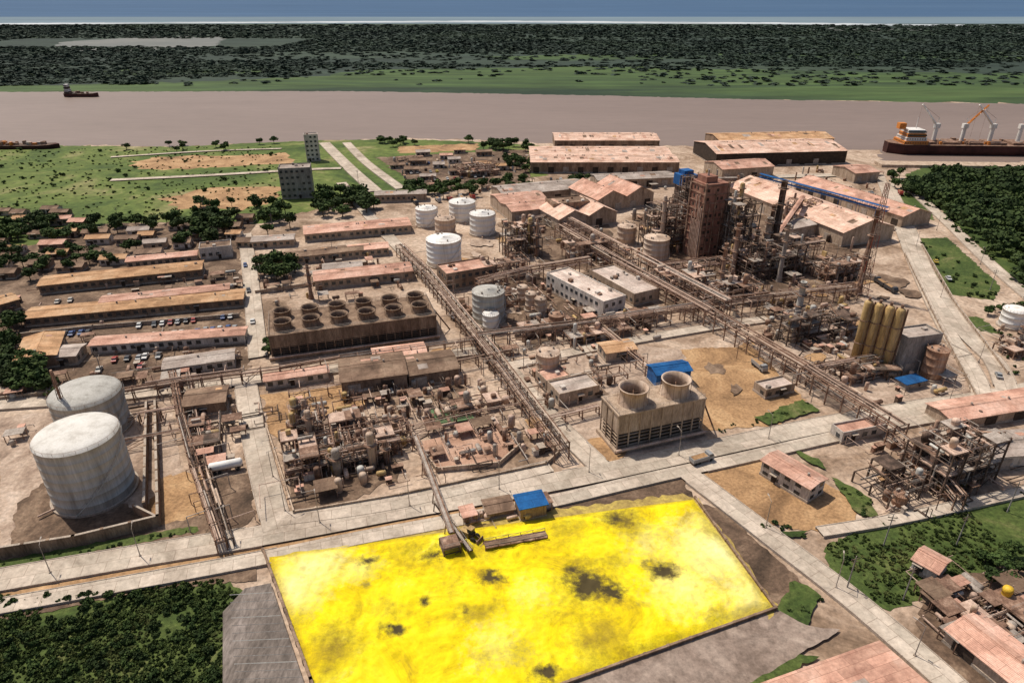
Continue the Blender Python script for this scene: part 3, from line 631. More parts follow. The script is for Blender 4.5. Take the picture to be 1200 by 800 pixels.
def unit(name,u,v,w,d,lv,seed,steel=STEEL,ang=GA,dens=1.0,cols=0,vm=None,deckp=.55,bay=5):
    rg=random.Random(seed); mb=MB(); vm=vm or VM; p=gp(u,v)
    nx=max(1,round(w/bay)); ny=max(1,round(d/bay)); X=[-w/2+w*i/nx for i in range(nx+1)]; Y=[-d/2+d*i/ny for i in range(ny+1)]
    zt=lv[-1]
    top={}
    for i in range(nx):
        for j in range(ny): top[i,j]=rg.choice(range(max(0,len(lv)-3),len(lv)))
    for i,x in enumerate(X):
        for j,y in enumerate(Y):
            t=max([top.get((a,b_),0) for a in (i-1,i) for b_ in (j-1,j) if (a,b_) in top]); mb.box(x,y,0,.38,.38,lv[t]+.01*i,steel)
    for i in range(nx):
        for j in range(ny):
            for l in range(top[i,j]+1):
                z=lv[l]; x0,x1,y0,y1=X[i],X[i+1],Y[j],Y[j+1]
                mb.beam((x0,y0,z),(x1,y0,z),.3,steel); mb.beam((x0,y0,z),(x0,y1,z),.3,steel); mb.beam((x0,y1,z),(x1,y1,z),.3,steel); mb.beam((x1,y0,z),(x1,y1,z),.3,steel)
                dk=rg.random()<deckp
                if dk: mb.box((x0+x1)/2,(y0+y1)/2,z+.2+.003*((i+j)%2),x1-x0,y1-y0,.08,rg.choice((STEEL,GALV,steel,steel,PPINK)))
                if rg.random()<.45: mb.beam((x0,y0,lv[l-1] if l else 0),(x1,y0,z),.18,steel)
                if rg.random()<.35: mb.beam((x0,y0,lv[l-1] if l else 0),(x0,y1,z),.18,steel)
                if j==0 or rg.random()<.3: mb.tube((x0,y0,z+1.2),(x1,y0,z+1.2),.05,GALV,3); mb.tube((x0,y0,z+.7),(x1,y0,z+.7),.04,GALV,3)
                if i==0 or i==nx-1: mb.tube((x0 if i==0 else x1,y0,z+1.2),(x0 if i==0 else x1,y1,z+1.2),.05,GALV,3)
                if dk and rg.random()<.75*dens:
                    k=rg.random(); x=(x0+x1)/2+rg.uniform(-.9,.9); y=(y0+y1)/2+rg.uniform(-.9,.9); m=rg.choice(vm)
                    if k<.45: vvessel(mb,x,y,z+.28,rg.uniform(.4,1.2),rg.uniform(1.8,4.6),m,False,12)
                    elif k<.65: hdrum(mb,x,y,z+.28,rg.uniform(.35,.8),rg.uniform(2.2,4.2),m,rg.choice('xy'))
                    else: mb.box(x,y,z+.28,rg.uniform(.7,2.6),rg.uniform(.7,2.6),rg.uniform(.7,2.4),m)
            if rg.random()<.7*dens:
                k=rg.random(); x=(X[i]+X[i+1])/2; y=(Y[j]+Y[j+1])/2; m=rg.choice(vm)
                if k<.4: hdrum(mb,x,y,0,rg.uniform(.7,1.1),rg.uniform(2.5,4),m,rg.choice('xy'))
                else: vvessel(mb,x,y,0,rg.uniform(.8,1.5),min(lv[0]-.3,4),m,False)
    bx=[(-w/2,w/2),(-d/2,d/2),(1,zt)]
    for _ in range(int(w*d*.13*dens*max(1,len(lv)*.6))):
        prun(mb,[rg.uniform(*b_) for b_ in bx],rg,bx,rg.choice((PPINK,GALV,STEEL,steel)),rg.choice((.07,.1,.13,.18,.26)),rg.randint(2,4))
    for _ in range(cols):
        x=rg.uniform(-w/2-1,w/2+1); y=rg.uniform(-d/2-1,d/2+1); vvessel(mb,x,y,0,rg.uniform(.5,1.2),zt*rg.uniform(.8,1.35),rg.choice(vm))
    for l in range(len(lv)-1):
        z0,z1=lv[l],lv[l+1]; x=w/2+.8; a=-d/4 if l%2 else d/4; mb.beam((x,a,z0),(x,-a,z1),.5,STEEL); mb.tube((x+.3,a,z0+1),(x+.3,-a,z1+1),.05,GALV,3)
    return mb.obj(name,p.x,p.y,ang)
unit('process_unit',392,530,28,20,[3.5,7],1,cols=8,dens=.8,deckp=.4)
unit('process_unit',362,515,9,12,[4,8,12],2,STEEL,cols=7,vm=[YEL,T_TAN,GALV,STEEL])
unit('process_unit',410,545,12,6,[3.5,7,9.5],22,DSTEEL,cols=3)
unit('process_unit',450,520,16,10,[3.2,6],3,cols=2,deckp=.35)
unit('process_unit',560,478,24,6,[3],31,cols=0,dens=.6,deckp=.2)
unit('process_unit',242,515,9,16,[3.5],32,DSTEEL,dens=.7)
unit('reactor_structure',778,290,22,16,[6,12,18,24],4,DSTEEL,cols=3)
unit('reactor_structure',858,304,14,14,[6,12,18,24,30],5,DSTEEL,cols=2)
unit('reactor_structure',802,266,12,12,[6,12,18,24,30],6,DSTEEL,vm=[BLUE,GALV,T_GRAY])
unit('process_unit',900,318,34,18,[5,10,15],7,DSTEEL,cols=6)
unit('process_unit',846,352,30,14,[4,8],8,cols=3)
unit('process_unit',800,338,22,16,[4,8],9,cols=3)
unit('process_unit',940,395,24,10,[4,8,11],10,DSTEEL,cols=3)
unit('process_unit',978,392,12,10,[4,8],33,DSTEEL,cols=1)
unit('process_unit',610,298,18,14,[5,10,15],11,DSTEEL,cols=3)
unit('process_unit',590,322,22,12,[4,8],12,cols=2)
unit('process_unit',600,356,20,12,[4,7],13,cols=4)
unit('process_unit',640,388,22,8,[3.5],14,cols=2)
unit('process_unit',700,396,26,7,[3.5],15,cols=1)
unit('process_unit',690,300,26,9,[4,8],16,cols=1)
unit('process_unit',742,376,26,6,[3.5],34,cols=1)
unit('process_unit',1108,558,20,13,[3.5,7,10.5,14],17,DSTEEL,cols=2)
unit('process_unit',1045,572,16,12,[3.5,6.5],18,DSTEEL,cols=1,dens=.7)
unit('process_unit',1140,530,12,10,[3.5,7],35,STEEL,cols=1)
unit('process_unit',1012,440,20,8,[3],19,cols=0)
unit('process_unit',1168,730,16,10,[2.8],20,STEEL,cols=1,vm=[YBRT,ORANGE,T_TAN,GALV])
unit('process_unit',700,448,20,6,[3],21,dens=.7)
unit('process_unit',935,262,18,12,[5,10,14],22,cols=1)
unit('process_unit',980,322,26,14,[4,8],23,cols=3)
unit('conveyor_tower',528,648,4,4,[2.0,3.6],24,DSTEEL,cols=0,dens=.3,bay=4)
unit('process_unit',560,205,30,14,[4,8],26)
unit('process_unit',1190,412,14,8,[3],27)
a=gp(817,306);b_=gp(843,303); w=(b_-a).length; hT=hh(305,216)
mb=MB(); mb.box(w/2,w/2,0,w,w,hT,W_RED)
for k in range(9):
    z=hT*(k+1)/9.3; mb.box(w/2,w/2,z,w+.7,w+.7,.4,STEEL)
    for x in np.arange(1.5,w-1,2.6): 
        if R.random()<.7: mb.box(x,0,z-2.6,1.3,.16,1.5,W_DARK)
        if R.random()<.7: mb.box(w,x,z-2.6,.16,1.3,1.5,W_DARK); mb.box(0,x,z-2.6,.16,1.3,1.5,W_DARK)
for x,y in ((0,0),(w,0),(0,w),(w,w)): mb.box(x,y,0,.9,.9,hT+.5,STEEL)
mb.box(w*.35,w/2,hT,w*.5,w*.6,3,W_RED); mb.cyl(w*.3,w*.4,hT,.5,6,GALV,10); mb.cyl(w*.75,w*.5,hT,.4,5,GALV,10)
for i in range(12): mb.beam((w+.8,(i%2)*w*.8+1,i*hT/12),(w+.8,((i+1)%2)*w*.8+1,(i+1)*hT/12),.5,STEEL)
for i in range(7): mb.tube((-.6,1+i*1.2,0),(-.6,1+i*1.2,hT*R.uniform(.5,1)),.3,PPINK,6)
for x in (w*.2,w*.45,w*.8): mb.tube((x,-.6,0),(x,-.6,hT*R.uniform(.6,1)),.35,STEEL,6)
mb.obj('prilling_tower',a.x,a.y,GA)
a=gp(795,262); mb=MB(); hB=hh(262,203); mb.box(4,4,0,8,8,hB*.75,DSTEEL); mb.box(4,4,hB*.75,10,9,hB*.2,BLUE); mb.box(4,4,hB*.95,6,6,hB*.08,BLUE); mb.box(9,4,hB*.5,2,6,4,BLUE)
for i in range(4):
    for j in range(3): mb.box(1+i*2,-.03+0,hB*.1+j*hB*.2,1,.2,2,GLASS)
mb.obj('hopper_building',a.x,a.y,GA)
def stack(u,vb,vt,r,mat,name='chimney_stack'):
    p=gp(u,vb); h=hh(vb,vt); mb=MB(); mb.lathe((0,0,0),(0,0,h),[(0,r*1.8),(1,r*1.7),(h*.15,r*1.15),(h*.6,r),(h-.5,r*.9),(h-.5,r*1.05),(h,r*1.05),(h,r*.8),(h-2,r*.78)],mat,16)
    for z in (h*.45,h*.7,h*.9):
        mb.cyl(0,0,z,r+1,.12,STEEL,12)
        q=[Vector(((r+.95)*math.cos(t),(r+.95)*math.sin(t),z+1.1)) for t in np.linspace(0,6.283,10)]
        for a,b_ in zip(q,q[1:]): mb.tube(a,b_,.05,GALV,3); mb.tube(a-Vector((0,0,1.1)),a,.04,GALV,3)
    for o in (-.22,.22): mb.tube((o,-r*1.3,0),(o,-r-.2,h),.05,GALV,3)
    mb.obj(name,p.x,p.y)
stack(904,300,212,1.6,DSTEEL); stack(897,300,240,1.1,STEEL); stack(893,312,255,1.4,GALV); stack(858,320,262,1.2,T_RUST); stack(1005,345,245,1.0,STEEL); stack(912,330,262,.9,GALV)
stack(365,350,310,.7,STEEL); stack(843,345,285,.9,T_RUST); stack(932,380,330,1.2,T_GRAY); stack(1190,412,380,.5,GALV) ; stack(588,372,335,.5,GALV); stack(880,322,270,1.0,DSTEEL); stack(846,300,240,1.0,GALV)
p=gp(1008,345); h=hh(345,215); mb=MB()
for k in range(18):
    z0,z1=h*k/18,h*(k+1)/18; w0,w1=2.2-1.6*k/18,2.2-1.6*(k+1)/18
    for sx,sy,tx,ty in ((-1,-1,1,-1),(1,-1,1,1),(1,1,-1,1),(-1,1,-1,-1)):
        mb.beam((sx*w0,sy*w0,z0),(sx*w1,sy*w1,z1),.2,REDP if k%4<2 else T_TAN); mb.beam((sx*w0,sy*w0,z0),(tx*w1,ty*w1,z1),.12,STEEL); mb.beam((sx*w1,sy*w1,z1),(tx*w1,ty*w1,z1),.12,STEEL)
mb.obj('lattice_mast',p.x,p.y)
for u,vb in ((1000,426),(1012,429),(1024,432),(1036,435)):
    p=gp(u,vb); h=hh(vb,vb-74); mb=MB(); vvessel(mb,0,0,0,1.5,h,YEL,False,20); mb.tube((0,0,h-.5),(0,0,h+1.2),.5,STEEL,8)
    for z in (h*.35,h*.7): mb.cyl(0,0,z,1.75,.25,STEEL,20)
    for o in (-.25,.25): mb.tube((o,-1.7,0),(o,-1.7,h),.06,GALV,3)
    mb.tube((1.45,-1.2,1),(1.45,-1.2,h),.3,STEEL,6)
    mb.obj('absorber_column',p.x,p.y)
unit('column_support_frame',1020,442,18,4,[4],41,DSTEEL,dens=.3,ang=-.05)

# ---------------------------------------------------------------- pipe racks
def rack(px,w,zs,np_,seed,name='pipe_rack',steel=STEEL):
    rg=random.Random(seed); mb=MB(); P=[gp(*p) for p in px]
    for a,b_ in zip(P,P[1:]):
        d=(b_-a); ln=d.length; d/=ln; nr=Vector((-d.y,d.x)); n=max(1,int(ln/6))
        for i in range(n+1):
            c0=a+d*(ln*i/n)
            for s in (-1,1):
                q=c0+nr*(s*w/2); mb.box(q.x,q.y,0,.35,.35,zs[-1]+.2,steel,math.atan2(d.y,d.x))
            for z in zs:
                q=c0+nr*(w/2+.3); q2=c0-nr*(w/2+.3); mb.beam((q.x,q.y,z),(q2.x,q2.y,z),.28,steel)
            if i%3==0 and i<n:
                q=c0+nr*(w/2); q2=a+d*(ln*(i+1)/n)+nr*(w/2); mb.beam((q.x,q.y,0),(q2.x,q2.y,zs[-1]),.16,steel); q=c0-nr*(w/2); q2=q2-nr*w; mb.beam((q.x,q.y,0),(q2.x,q2.y,zs[-1]),.16,steel)
        for s in (-1,1):
            for z in zs:
                q=a+nr*(s*w/2); q2=b_+nr*(s*w/2); mb.beam((q.x,q.y,z-.35),(q2.x,q2.y,z-.35),.2,steel)
        for z in zs:
            for k in range(np_):
                o=-w/2+.3+(w-.6)*k/(max(1,np_-1))+rg.uniform(-.15,.15); r=rg.choice((.08,.12,.17,.25)); t0=0 if rg.random()<.65 else rg.uniform(0,.6); t1=1 if rg.random()<.65 else rg.uniform(.4,1)
                if t1<=t0+.05: continue
                q=a.lerp(b_,t0)+nr*o; q2=a.lerp(b_,t1)+nr*o; mb.tube((q.x,q.y,z+.2+r),(q2.x,q2.y,z+.2+r),r,rg.choice((PPINK,PPINK,STEEL,STEEL,GALV,DSTEEL,PPINK,T_TAN)),6)
        for k in range(int(ln/9)):
            q=a.lerp(b_,rg.random()); o=rg.choice((-1,1)); q2=q+nr*(o*w/2); q3=q+nr*(o*(w/2+rg.uniform(2,7))); z=rg.choice(zs)+.4; m=rg.choice((PPINK,GALV,STEEL)); mb.tube((q2.x,q2.y,z),(q3.x,q3.y,z),.13,m,5); mb.tube((q3.x,q3.y,z),(q3.x,q3.y,.3),.13,m,5)
    return mb.obj(name)
rack([(470,300),(500,330),(580,432),(658,540)],4.5,[4,6],7,1)
rack([(655,278),(720,318),(830,382),(940,450),(1050,522)],5.5,[4.5,7],8,2)
rack([(668,274),(735,312),(850,376)],3.5,[6,9],5,12)
rack([(130,474),(215,460),(330,444),(400,432),(560,410)],2.6,[4,5],4,3)
rack([(560,410),(700,392),(830,372)],3.5,[4.5,6.5],5,4)
rack([(205,448),(215,500),(232,560),(262,648)],2.2,[3.4,4.6],4,5)
rack([(222,444),(232,500),(246,560),(272,642)],1.4,[3],3,51,steel=DSTEEL)
rack([(140,500),(215,488)],2,[3.5],4,6); rack([(145,528),(220,514)],2,[3.5],4,61)
rack([(340,470),(450,452),(600,420)],2.6,[3.5],4,7)
rack([(480,510),(560,492),(640,478)],2.2,[3],3,71)
rack([(560,345),(620,330),(690,318)],4,[5,7],6,8)
rack([(760,330),(840,320),(960,300)],4,[5,8],6,9)
rack([(830,372),(900,362),(1000,350)],4,[5,7],6,10)
rack([(1040,520),(1080,552),(1120,600)],2.6,[3.5,5.5],4,13)
rack([(700,390),(760,440)],3,[4],5,14)
rack([(940,450),(1000,438),(1060,428)],3,[4,6],5,15)
rack([(640,500),(700,485)],2,[3],4,16); rack([(370,550),(470,530)],3,[3.5,5],5,17)
rack([(610,270),(640,262),(700,290)],3,[5],5,18)
def yard(name,px,n,seed,ang=GA,hmax=4,vm=VM):
    rg=random.Random(seed); mb=MB(); ca,sa=math.cos(-ang),math.sin(-ang); shed=.03 if name=='pipework' else .12
    for p in scat(px,n,rg):
        x=p.x*ca-p.y*sa; y=p.x*sa+p.y*ca; k=rg.random(); m=rg.choice(vm)
        if k<.2: vvessel(mb,x,y,0,rg.uniform(.35,1.1),rg.uniform(2,hmax*1.3),m,False,10)
        elif k<.32: hdrum(mb,x,y,0,rg.uniform(.4,.9),rg.uniform(2,5),m,rg.choice('xy'))
        elif k<.46: 
            w,d,h=rg.uniform(.8,3.4),rg.uniform(.8,2.6),rg.uniform(1.3,2.8); mb.box(x,y,0,w,d,h,rg.choice((W_TAN,W_BRWN,W_WHITE,GALV,STEEL,DSTEEL))); mb.box(x,y,h,w+.3,d+.3,.12,rg.choice((KERB,STEEL,R_PINK)))
        elif k<.46+shed:
            w,d,h=rg.uniform(2,6),rg.uniform(2,5),rg.uniform(2.6,3.6)
            for a in(-1,1):
                for b_ in (-1,1): mb.box(x+a*w/2,y+b_*d/2,0,.2,.2,h,STEEL)
            mb.box(x,y,h,w+.6,d+.6,.12,rg.choice((R_BRWN,R_PINK,GALV,STEEL,STEEL)))
        else:
            l=rg.uniform(3,12); bx=[(x-l,x+l),(y-l,y+l),(.9,hmax)]; prun(mb,(x,y,1.0),rg,bx,rg.choice((PPINK,GALV,STEEL,DSTEEL)),rg.choice((.07,.11,.18)),rg.randint(2,5))
    o=mb.obj(name); o.rotation_euler=(0,0,ang); return o
yard('pipework',[(560,340),(640,312),(790,395),(620,425)],210,1)
yard('pipework',[(760,310),(1000,310),(1010,430),(880,400),(800,370)],300,2)
yard('pipework',[(318,480),(460,455),(640,500),(650,530),(350,592)],220,3)
yard('pipework',[(580,262),(690,262),(800,330),(760,350),(660,300)],120,4)
yard('pipework',[(1010,530),(1150,490),(1190,560),(1060,610)],100,5)
yard('machinery_yard',[(1080,690),(1210,680),(1230,800),(1120,760)],80,6,hmax=2.5)
yard('pipework',[(600,440),(700,410),(720,455),(650,490)],50,7)
yard('pipework',[(850,240),(1000,275),(1000,310),(740,310),(740,250)],120,8,hmax=8)
yard('machinery_yard',[(100,400),(285,385),(290,440),(140,465)],80,9,hmax=2,vm=[STEEL,GALV,T_TAN])
yard('machinery_yard',[(205,470),(275,455),(290,545),(235,560)],50,10,hmax=3)
yard('pipework',[(940,385),(1110,410),(1120,460),(1010,485),(930,440)],100,11)
yard('machinery_yard',[(440,185),(620,185),(640,225),(500,235)],90,12,hmax=4)
yard('pipework',[(400,465),(540,448),(600,470),(480,505)],80,13)
yard('machinery_yard',[(300,320),(480,290),(480,345),(320,360)],70,14,hmax=3)
yard('machinery_yard',[(0,540),(170,520),(180,470),(0,490)],16,15,hmax=2)
yard('machinery_yard',[(540,625),(640,605),(640,590),(520,615)],18,16,hmax=2.2)
yard('machinery_yard',[(640,215),(830,205),(1030,200),(1030,225),(830,228)],80,17,hmax=5)
yard('machinery_yard',[(0,385),(30,330),(290,318),(285,345),(60,395)],80,18,hmax=2)
yard('pipework',[(1145,370),(1230,380),(1230,440),(1190,430)],30,19,hmax=3)
yard('machinery_yard',[(0,440),(120,440),(130,462),(0,470)],30,20,hmax=2)
yard('pipework',[(520,340),(600,400),(640,440),(560,400)],40,21,hmax=3)
def gallery(u1,v1,z1,u2,v2,z2,w,mat,rm,name='conveyor_gallery',roof=True):
    a,b_=gp(u1,v1),gp(u2,v2); d=b_-a; ln=d.length; ang=math.atan2(d.y,d.x); mb=MB(); n=max(2,int(ln/3)); hr=2.3 if roof else 1.1
    P=lambda t,y,z:(ln*t,y,z1+(z2-z1)*t+z)
    mb.add([P(0,-w/2,0),P(1,-w/2,0),P(1,w/2,0),P(0,w/2,0),P(0,-w/2,.3),P(1,-w/2,.3),P(1,w/2,.3),P(0,w/2,.3)],[(3,2,1,0),(4,5,6,7),(0,1,5,4),(1,2,6,5),(2,3,7,6),(3,0,4,7)],mat)
    if roof: mb.add([P(0,-w/2-.2,2.3),P(1,-w/2-.2,2.3),P(1,w/2+.2,2.3),P(0,w/2+.2,2.3),P(0,0,2.8),P(1,0,2.8)],[(0,1,5,4),(3,4,5,2),(0,3,2,1)],rm)
    else:
        mb.add([P(0,-w*.25,.45),P(1,-w*.25,.45),P(1,w*.25,.45),P(0,w*.25,.45)],[(0,1,2,3)],rm)
        for s in (-1,1): mb.tube(P(0,s*w/2,hr),P(1,s*w/2,hr),.06,GALV,4)
    for i in range(n+1):
        t=i/n
        for s in (-1,1):
            mb.beam(P(t,s*w/2,.1),P(t,s*w/2,hr),.12,mat)
            if i<n: mb.beam(P(t,s*w/2,.3),P(t+1/n,s*w/2,hr),.08,mat)
        if i%4==0:
            z=z1+(z2-z1)*t
            for s in (-1,1): mb.beam((ln*t,s*w/2*1.6,0),(ln*t,s*w/2*.9,z),.22,mat)
    return mb.obj(name,a.x,a.y,ang)
gallery(488,528,5,530,638,3.6,1.5,STEEL,GALV,roof=False)
gallery(568,645,1.6,640,632,1.6,2.4,STEEL,R_BRWN,roof=False)
gallery(888,225,10,1035,268,10,2.6,BLUE,R_BLUE)
gallery(805,262,24,860,226,8,2.6,STEEL,R_GRAY)
gallery(900,300,4,935,262,14,2.2,STEEL,R_PINK)
gallery(512,600,3,552,655,2.4,1.2,DSTEEL,GALV,roof=False)

# ---------------------------------------------------------------- ships
def ship(name,u,v,L_,W_,hh_,ang,cranes,sup=ORANGE,deck=STEEL):
    p=gp(u,v); mb=MB(); n=16; rings=[]
    for t in np.linspace(0,1,n):
        x=L_*t; wd=W_/2*min(1,(t/.08+.35) if t<.08 else 1)*(1 if t<.82 else math.sqrt(max(.0,1-((t-.82)/.18)**2))+.02); sh=hh_*(1+.25*max(0,(t-.8)/.2)+.08*max(0,(.1-t)/.1))
        rings.append([(x,-wd*.85,-.3),(x,-wd,hh_*.4),(x,-wd,sh),(x,wd,sh),(x,wd,hh_*.4),(x,wd*.85,-.3)])
    vs=[q for r in rings for q in r]; fs=[]
    for i in range(n-1):
        for k in range(5): fs.append((i*6+k,(i+1)*6+k,(i+1)*6+k+1,i*6+k+1))
    mb.add(vs,fs,HULL); mb.add(rings[0],[tuple(range(6))],HULL); mb.add(rings[-1],[tuple(range(5,-1,-1))],HULL)
    mb.add([q for r in rings[:-1] for q in ((r[2][0],r[2][1]*1.01,r[2][2]+.05),(r[3][0],r[3][1]*1.01,r[3][2]+.05))],[(2*i,2*i+2,2*i+3,2*i+1) for i in range(n-2)],deck)
    x=L_*.08
    for k,(l,m) in enumerate(((.13,sup),(.11,T_WHITE),(.10,sup),(.09,T_WHITE))):
        if cranes==0 and k>1 and L_>60: continue
        mb.box(x+L_*.05,0,hh_+k*2.8,L_*l,W_*(.85-.1*k),2.7,m)
        for y in np.arange(-W_*.35,W_*.36,2): mb.box(x+L_*.05,y,hh_+k*2.8+1,L_*l+.2,.9,.9,GLASS)
        for q in np.arange(-L_*l/2+1,L_*l/2,2): mb.box(x+L_*.05+q,0,hh_+k*2.8+1,.9,W_*(.85-.1*k)+.2,.9,GLASS)
    if cranes: mb.box(x-L_*.02,0,hh_+11.2,L_*.035,W_*.25,4.5,sup); mb.tube((x+L_*.06,0,hh_+11),(x+L_*.06,0,hh_+20),.25,T_WHITE,5)
    for k in range(cranes):
        xx=L_*(.25+.6*k/max(1,cranes-1) if cranes>1 else .5)
        mb.cyl(xx,0,hh_,1.6,12,T_WHITE,10); mb.box(xx,0,hh_+12,4,3.5,3.5,T_WHITE); 
        sgn=1 if k%2 else -1
        e=(xx+sgn*15,2,hh_+30)
        for o in (-1,1): mb.beam((xx,o,hh_+13.5),(e[0],e[1]+o*.3,e[2]),.9,ORANGE if k%2 else T_WHITE)
        for t in (.2,.4,.6,.8): mb.beam((xx+sgn*15*t,-.8,hh_+13.5+16.5*t),(xx+sgn*15*t,.8+1*t,hh_+13.5+16.5*t),.25,T_WHITE)
        mb.beam((xx,0,hh_+15.5),(xx,0,hh_+20),.4,T_WHITE); mb.tube((xx,0,hh_+20),e,.1,STEEL,3); mb.tube(e,(e[0],e[1],hh_+4),.08,STEEL,3)
    for k in range(cranes+1):
        xx=L_*(.2+.62*(k)/max(1,cranes)); mb.box(xx,0,hh_,L_*.09,W_*.7,1.8,STEEL)
    rg=random.Random(4)
    for k in range(30 if L_>60 else 6): mb.box(L_*rg.uniform(.2,.85),rg.uniform(-.35,.35)*W_,hh_,rg.uniform(1,4),rg.uniform(1,3),rg.uniform(1,3),rg.choice((STEEL,ORANGE,T_RUST,GALV)))
    mb.obj(name,p.x,p.y,ang)
ship('cargo_ship',1036,178,150,24,8,-.06,5)
ship('barge',-40,174,80,12,3,.03,0,GALV,DSTEEL)
ship('cargo_ship',76,113.5,44,10,4,0,0,DSTEEL,DSTEEL)
mb=MB(); p=gp(1040,192); mb.box(120,-6,-.5,260,14,2.6,W_TAN)
for k in range(40): mb.cyl(-8+k*6.4,1.4,-1,.5,3,W_GRAY,8)
mb.obj('wharf',p.x,p.y,-.06)

# ---------------------------------------------------------------- vegetation
def crown(seed,n,lobes,size,flat=.75,cz=.62,rad=.36):
    r=np.random.RandomState(seed)
    lc=[]; 
    for k in range(lobes):
        a=r.uniform(0,6.28); d=r.uniform(.05,rad*.75); lc.append((d*math.cos(a),d*math.sin(a),cz+r.uniform(-.16,.2)*flat,r.uniform(.35,.7)*rad))
    lc=np.array(lc); idx=r.randint(0,lobes,n); d=r.normal(size=(n,3)); d/=np.linalg.norm(d,axis=1)[:,None]; rr_=lc[idx,3]*r.uniform(.55,1.08,n)
    c0=lc[idx,:3]+d*rr_[:,None]*np.array([1,1,flat])
    nv=d+r.normal(size=(n,3))*.5; nv/=np.linalg.norm(nv,axis=1)[:,None]
    t=np.cross(nv,r.normal(size=(n,3))); t/=np.linalg.norm(t,axis=1)[:,None]; b_=np.cross(nv,t)
    s=size*r.uniform(.6,1.3,n)[:,None]
    V=np.stack([c0-t*s-b_*s*.7,c0+t*s*.8-b_*s,c0+t*s+b_*s*.8,c0-t*s*.7+b_*s],1)
    return V
def treemesh(seed):
    r=random.Random(seed); V=crown(seed,520,9,.05); mb=MB()
    mb.lathe((0,0,0),(0,0,1),[(0,.035),(.1,.024),(.35,.018),(.5,.01)],BARK,7)
    for k in range(6):
        a=k*1.05+r.uniform(-.3,.3); z=r.uniform(.25,.42); mb.lathe((0,0,z),(.25*math.cos(a),.25*math.sin(a),z+.28),[(0,.013),(.2,.008),(.36,.003)],BARK,5)
    vs=[tuple(p) for q in V for p in q]; mb.add(vs,[(4*i,4*i+1,4*i+2,4*i+3) for i in range(len(V))],LEAF)
    return mb.mesh('tree')
TREES=[treemesh(s) for s in range(6)]
def bushmesh(seed):
    V=crown(seed,260,6,.09,.7,.35,.5); mb=MB(); vs=[tuple(p) for q in V for p in q]; mb.add(vs,[(4*i,4*i+1,4*i+2,4*i+3) for i in range(len(V))],LEAF)
    for k in range(4): mb.lathe((0,0,0),(.3*math.cos(k*1.6),.3*math.sin(k*1.6),.4),[(0,.03),(.45,.01)],BARK,4)
    return mb.mesh('bush')
BUSH=[bushmesh(s+20) for s in range(4)]
tr=random.Random(11)
def trees(px,n,h0,h1,mind=3):
    for p in scat(px,n,tr,mind): put('tree',tr.choice(TREES),p.x,p.y,tr.uniform(0,6.3),0,tr.uniform(h0,h1)*1.15,tr.uniform(h0,h1)*.9)
def bushes(px,n,h0,h1):
    for p in scat(px,n,tr): put('bush',tr.choice(BUSH),p.x,p.y,tr.uniform(0,6.3),.1,tr.uniform(h0,h1))
trees([(372,232),(440,228),(448,252),(375,256)],26,8,13)
trees([(205,262),(280,255),(272,292),(205,290)],18,8,13)
trees([(306,255),(345,250),(342,278),(308,280)],8,8,12)
trees([(300,312),(355,308),(352,330),(305,332)],12,7,11)
trees([(470,222),(690,212),(690,222),(480,236)],38,7,11)
trees([(5,432),(60,428),(60,462),(8,466)],16,7,10)
trees([(-40,372),(35,370),(30,392),(-40,396)],9,6,9)
trees([(0,262),(205,262),(205,272),(0,290)],38,7,11)
trees([(-60,285),(20,280),(40,330),(-60,340)],22,7,10)
trees([(40,300),(170,290),(150,312),(40,322)],20,6,9)
trees([(0,400),(25,395),(20,425),(0,425)],5,6,9)
trees([(140,172),(330,168),(330,176),(150,180)],10,6,9)
trees([(440,165),(500,163),(500,172),(445,173)],10,6,9)
trees([(545,166),(640,170),(640,182),(560,180)],16,7,11)
trees([(590,190),(625,185),(625,205),(595,208)],10,7,11)
trees([(230,240),(320,240),(330,258),(230,258)],12,6,10)
trees([(1040,210),(1070,205),(1080,235),(1050,228)],10,8,11)
trees([(1150,660),(1185,650),(1200,690),(1160,690)],7,4,6)
trees([(1150,366),(1230,356),(1230,362),(1160,372)],7,4,6)
trees([(60,465),(110,452),(112,460),(70,472)],3,5,7)
trees([(312,405),(322,400),(324,418),(314,420)],3,5,6)
bushes([(0,175),(130,175),(330,180),(330,262),(0,262)],50,1.5,4)
bushes([(-40,702),(255,688),(262,820),(-40,820)],330,.7,2.3)
bushes([(970,640),(1060,605),(1200,580),(1200,655),(1040,712)],40,.6,1.6)
bushes([(1075,280),(1170,335),(1165,352),(1110,345)],30,1,2.4)
bushes([(885,490),(955,470),(960,482),(900,500)],14,.6,1.4)
bushes([(870,600),(945,625),(940,632),(895,625)],14,.6,1.6)
bushes([(975,560),(1020,585),(1028,612),(1000,600)],14,.6,1.6)
bushes([(925,680),(965,700),(945,735),(910,735)],14,.5,1.4)
bushes([(820,505),(955,478),(955,484),(825,512)],18,.4,1.2)
bushes([(1150,380),(1200,400),(1200,450),(1170,420)],14,.8,2)
bushes([(1085,230),(1200,330),(1200,345),(1080,238)],30,1.5,3.5)
bushes([(1180,680),(1230,680),(1230,720),(1190,710)],14,1,3)
bushes([(0,662),(230,618),(232,622),(0,670)],26,.4,1.1)
